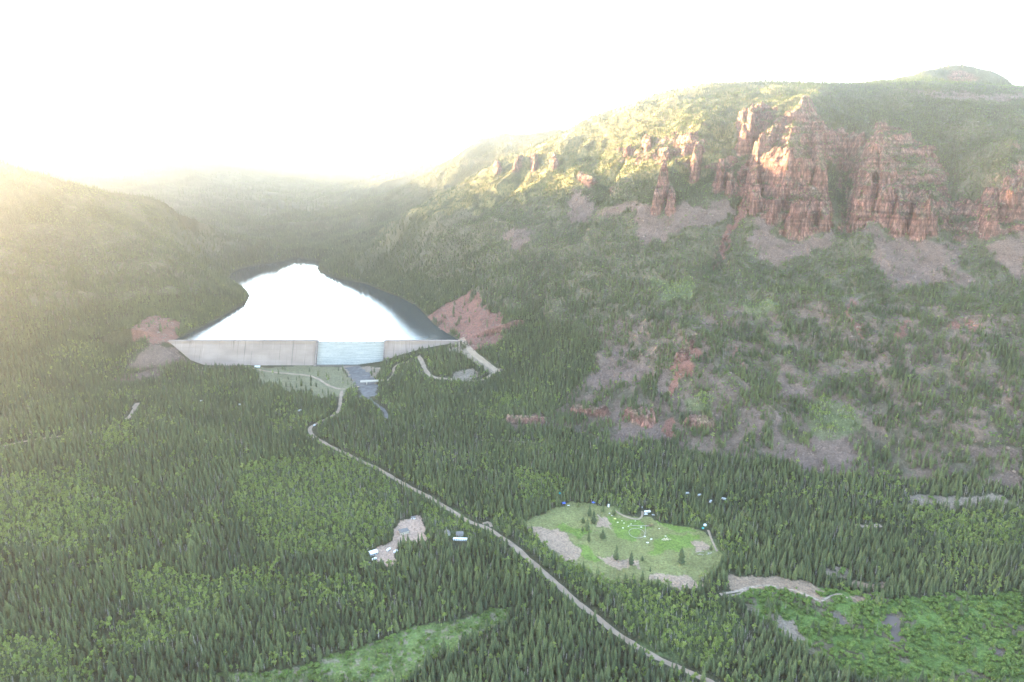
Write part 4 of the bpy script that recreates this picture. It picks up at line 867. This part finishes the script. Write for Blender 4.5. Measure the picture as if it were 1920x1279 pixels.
house(700, 1040, 10, 8, 3.8, 1.8, 32, M['grey'], M['metalroof'], 'white metal roofed garage at the lower left end of the gravel lot', 'garage', 'garage', doors=2, wins=1)
house(839, 1002, 8.5, 6.5, 3.4, 2.4, -70, M['wood'], M['roofg'], 'grey roofed cabin in the trees right of the gravel lot', 'cabin', 'cabin')
house(862, 1004, 9.5, 7.5, 3.8, 2.8, 6, M['wood'], M['roofg'], 'grey shingled cabin standing behind the long white trailer home', 'cabin', 'cabin')
e = house(863, 1014, 18.5, 3.8, 3.0, .5, -3, M['white'], M['metalroof'], 'long low white trailer home in front of a grey cabin', 'mobile_home', 'trailer home', wins=5)
trailer(729, 1033, 6.5, 55, 'white camper on the gravel beside a small conifer, nearest the garage', group='campers parked in the lot')
trailer(742, 1036, 6.5, 50, 'white camper at the right of the lower gravel lot', group='campers parked in the lot')
trailer(702, 1051, 6.5, 50, 'white camper at the bottom left tip of the gravel lot', group='campers parked in the lot')
car(691, 1058, 20, M['darkcar'], 'dark pickup truck parked below the white garage'); car(715, 1054, 5, M['darkcar'], 'dark car on the lower gravel lot', 'parked_car', 'car')
house(483, 689, 12, 6, 3.2, 1.2, 0, M['white'], M['metalroof'], 'small white building on the grass below the dam', 'shed', 'shed', wins=2)
car(590, 799, 60, M['white'], 'white van driving on the dirt road below the dam', 'van', 'van')
for px, py, lab in ((378,753,'white camper in the forest below the left part of the dam'),(450,760,'pale camper in the forest, middle one below the dam'),(562,771,'white camper in the forest close to the dam road'),
    (1288,927,'leftmost small white camper hidden in the forest above the meadow'),(1311,931,'white camper in the forest above the meadow, second from the left'),(1332,943,'white camper in the forest just above the meadow edge'),(1357,937,'rightmost white camper in the forest above the meadow')):
    trailer(px, py, 7, random.uniform(0, 180), lab, group='campers scattered in the forest')
trailer(1141, 950, 6, 80, 'white camper at the end of the meadow track, front towards the meadow'); trailer(1214, 961, 9.5, 10, 'largest white motorhome beside pale trees at the meadow edge', 'motorhome', 'motorhome')
car(1211, 966, 10, M['white'], 'white pickup truck beside the motorhome'); car(1225, 967, -10, M['grey'], 'grey car under the pale trees by the motorhome', 'parked_car', 'car')
def canopy(px, py, s, rz, m, label, name='canopy', cat='canopy'):
    g_ = hit(px, py); e = empty(name, g_, R(rz)); tag(e, label, cat); h = 2.3
    mesh_obj('roof', [(-s,-s,h),(s,-s,h),(s,s,h),(-s,s,h),(0,0,h+1.2),(-s,-s,h-.35),(s,-s,h-.35),(s,s,h-.35),(-s,s,h-.35)], [(0,1,4),(1,2,4),(2,3,4),(3,0,4),(5,6,1,0),(6,7,2,1),(7,8,3,2),(8,5,0,3)], m, e)
    for a_ in (-1, 1):
        for b_ in (-1, 1): bx('leg', a_*(s-.12)-.06, a_*(s-.12)+.06, b_*(s-.12)-.06, b_*(s-.12)+.06, 0, h-.05, M['grey'], e)
    return e
canopy(1057, 946, 2.6, 10, M['blue'], 'blue canopy next to a white table at the upper left meadow edge'); canopy(1113, 945, 2.3, 25, M['blue'], 'blue canopy under the trees, right of the one with the table')
g_ = hit(1066, 949); e = empty('table', g_, R(5)); tag(e, 'white table standing beside the blue canopy', 'table'); bx('tabletop', -1.6, 1.6, -.7, .7, .95, 1.05, M['white'], e)
for a_ in (-1, 1):
    for b_ in (-1, 1): bx('leg', a_*1.4-.05, a_*1.4+.05, b_*.6-.05, b_*.6+.05, 0, .95, M['grey'], e)
def tent(px, py, s, m, label):
    g_ = hit(px, py); e = empty('tent', g_, R(20)); tag(e, label, 'tent'); V = [(0, 0, s*1.05)]; n = 10
    for f, z in ((.55, .85), (.88, .5), (1, 0)): V += [(s*f*math.cos(2*math.pi*i/n), s*f*math.sin(2*math.pi*i/n), s*z) for i in range(n)]
    Fc = [(0, 1+i, 1+(i+1) % n) for i in range(n)]+[(1+r*n+i, 1+(r+1)*n+i, 1+(r+1)*n+(i+1) % n, 1+r*n+(i+1) % n) for r in range(2) for i in range(n)]
    mesh_obj('fabric', V, Fc, m, e); mesh_obj('door', [(-.7, -s*1.03, 0), (.7, -s*1.03, 0), (.45, -s*.92, s*.5), (-.45, -s*.92, s*.5)], [(0, 1, 2, 3)], M['grey'], e); return e
tent(1050, 926, 2.4, M['teal'], 'teal tent in the trees above the upper left of the meadow'); tent(1322, 986, 2.6, M['white'], 'round white tent at the right end of the meadow edge'); tent(1318, 991, 1.8, M['teal'], 'small blue tent next to the round white tent')
g_ = hit(1204, 953); e = empty('portable_toilet', g_, 0); tag(e, 'narrow white portable toilet left of the motorhome', 'toilet'); bx('cabin', -.6, .6, -.6, .6, 0, 2.2, M['white'], e); bx('door', -.4, .4, -.64, -.603, .15, 2.0, M['grey'], e); bx('roof', -.68, .68, -.68, .68, 2.203, 2.4, M['grey'], e)
# logs, rails, boulders lying on the meadow
def log(e, x, y, L, a_, r=.28, z=.2, m=None, name='log'):
    n = 7; c, s = math.cos(a_), math.sin(a_); V = []
    for t_ in (-L/2, L/2): V += [(x+c*t_-s*r*math.cos(2*math.pi*i/n), y+s*t_+c*r*math.cos(2*math.pi*i/n), z+r*math.sin(2*math.pi*i/n)) for i in range(n)]
    return mesh_obj(name, V, [tuple(range(n)), tuple(range(n, 2*n))[::-1]]+[(i, (i+1) % n, (i+1) % n+n, i+n) for i in range(n)], m or M['wood'], e)
def pile(px, py, n, spread, Lr, label, group=None, m=None, name='log_pile', cat='log pile'):
    g_ = hit(px, py); e = empty(name, g_, 0); tag(e, label, cat, group)
    for i in range(n): log(e, random.uniform(-spread, spread), random.uniform(-spread*.5, spread*.5), random.uniform(*Lr), random.uniform(-.6, .6)+(1.2 if i % 3 == 0 else 0), random.uniform(.2, .4), .25+random.uniform(0, .9)*(i > n/2), m, 'log')
    return e
pile(1250, 1012, 9, 5, (4, 8), 'jumbled pile of pale logs on the right half of the meadow', m=M['tan']); pile(1218, 987, 16, 5.5, (3, 6), 'brown brush heap at the top of the meadow', m=M['brown'], name='brush_pile', cat='brush pile'); pile(1320, 1038, 9, 9, (4, 7), 'scattered grey logs at the right edge of the meadow')
g_ = hit(1194, 1001); e = empty('log_corral', g_, 0); tag(e, 'oval of grey rails laid out in the middle of the meadow', 'corral')
for i in range(14): a_ = i/14*6.283; log(e, 11*math.cos(a_), 13*math.sin(a_), 5.6, math.atan2(13*math.cos(a_), -11*math.sin(a_)), .3, .45, name='rail')
log(e, 6, 20, 30, -.05, .35, .7, name='rail'); log(e, 14, 8, 22, 1.4, .3, .5, name='rail')
bi = 0
for px, py, s in ((1143,963,1.3),(1147,967,1.2),(1153,973,1.8),(1158,980,1.2),(1168,991,1.5),(1170,982,1.),(1178,988,1.),(1166,977,.9),(1183,984,1.),(1191,978,.8),(1209,1007,1.6),(1214,1018,1.9),(1221,1012,1.7),(1202,989,1.3),(1236,992,1.),(1248,1006,1.3)):
    g_ = hit(px, py); rs = np.random.default_rng(900+bi); v = ico*rs.uniform(.7, 1.2, ico.shape)*s*np.array([1.3, 1, .6]); o = mesh_obj('boulder', v+np.array([0, 0, .1]), [tuple(q_) for q_ in icf], M['pale'] if bi != 2 else M['yel']); o.location = g_
    near_t = ['by the dark conifer at the top of the meadow', 'in the upper middle of the meadow', 'beside the oval of rails in the meadow'][0 if px < 1156 else 1 if px < 1200 else 2]
    tag(o, ('yellowish' if bi == 2 else 'pale')+' boulder lying '+near_t, 'boulder', 'pale boulders '+near_t); bi += 1
# bridge below the dam
p0 = hit(676, 724); p1 = hit(724, 716); ln_ = math.hypot(p1[0]-p0[0], p1[1]-p0[1]); e = empty('bridge', ((p0[0]+p1[0])/2, (p0[1]+p1[1])/2, max(p0[2], p1[2])), math.atan2(p1[1]-p0[1], p1[0]-p0[0])); tag(e, 'pale concrete road bridge over the river below the spillway', 'bridge')
bx('deck', -ln_/2, ln_/2, -4.5, 4.5, 2.2, 3.4, M['deck'], e)
for s in (-1, 1): bx('railing', -ln_/2, ln_/2, s*4.5-.15, s*4.5+.15, 3.403, 4.4, M['deck'], e)
for x in (-ln_/4, ln_/4): bx('pier', x-.8, x+.8, -4, 4, -4, 2.197, M['deck'], e)
# ------------------------------------------------------------------ haze
hb = [(-6800, -300, -60), (3600, -300, -60), (3600, 14600, -60), (-6800, 14600, -60)]
hv = hb + [(x, y, 1240) for x, y, _ in hb]
hm = bpy.data.materials.new('haze'); hm.use_nodes = True; nt = hm.node_tree; nt.nodes.remove(nt.nodes['Principled BSDF'])
pv = nt.nodes.new('ShaderNodeVolumePrincipled'); pv.inputs['Color'].default_value = (1.0, .95, .985, 1); pv.inputs['Density'].default_value = HAZE; pv.inputs['Anisotropy'].default_value = .93
pw = nt.nodes.new('ShaderNodeVolumePrincipled'); pw.inputs['Color'].default_value = (.70, .84, 1, 1); pw.inputs['Density'].default_value = VEIL; pw.inputs['Anisotropy'].default_value = .05; ads = nt.nodes.new('ShaderNodeAddShader')
nt.links.new(pv.outputs[0], ads.inputs[0]); nt.links.new(pw.outputs[0], ads.inputs[1]); nt.links.new(ads.outputs[0], nt.nodes['Material Output'].inputs['Volume'])
hz = mesh_obj('haze', hv, [(0, 3, 2, 1), (4, 5, 6, 7), (0, 1, 5, 4), (1, 2, 6, 5), (2, 3, 7, 6), (3, 0, 4, 7)], hm); tag(hz, kind='stuff', label='pale evening haze filling the valley', cat='haze')
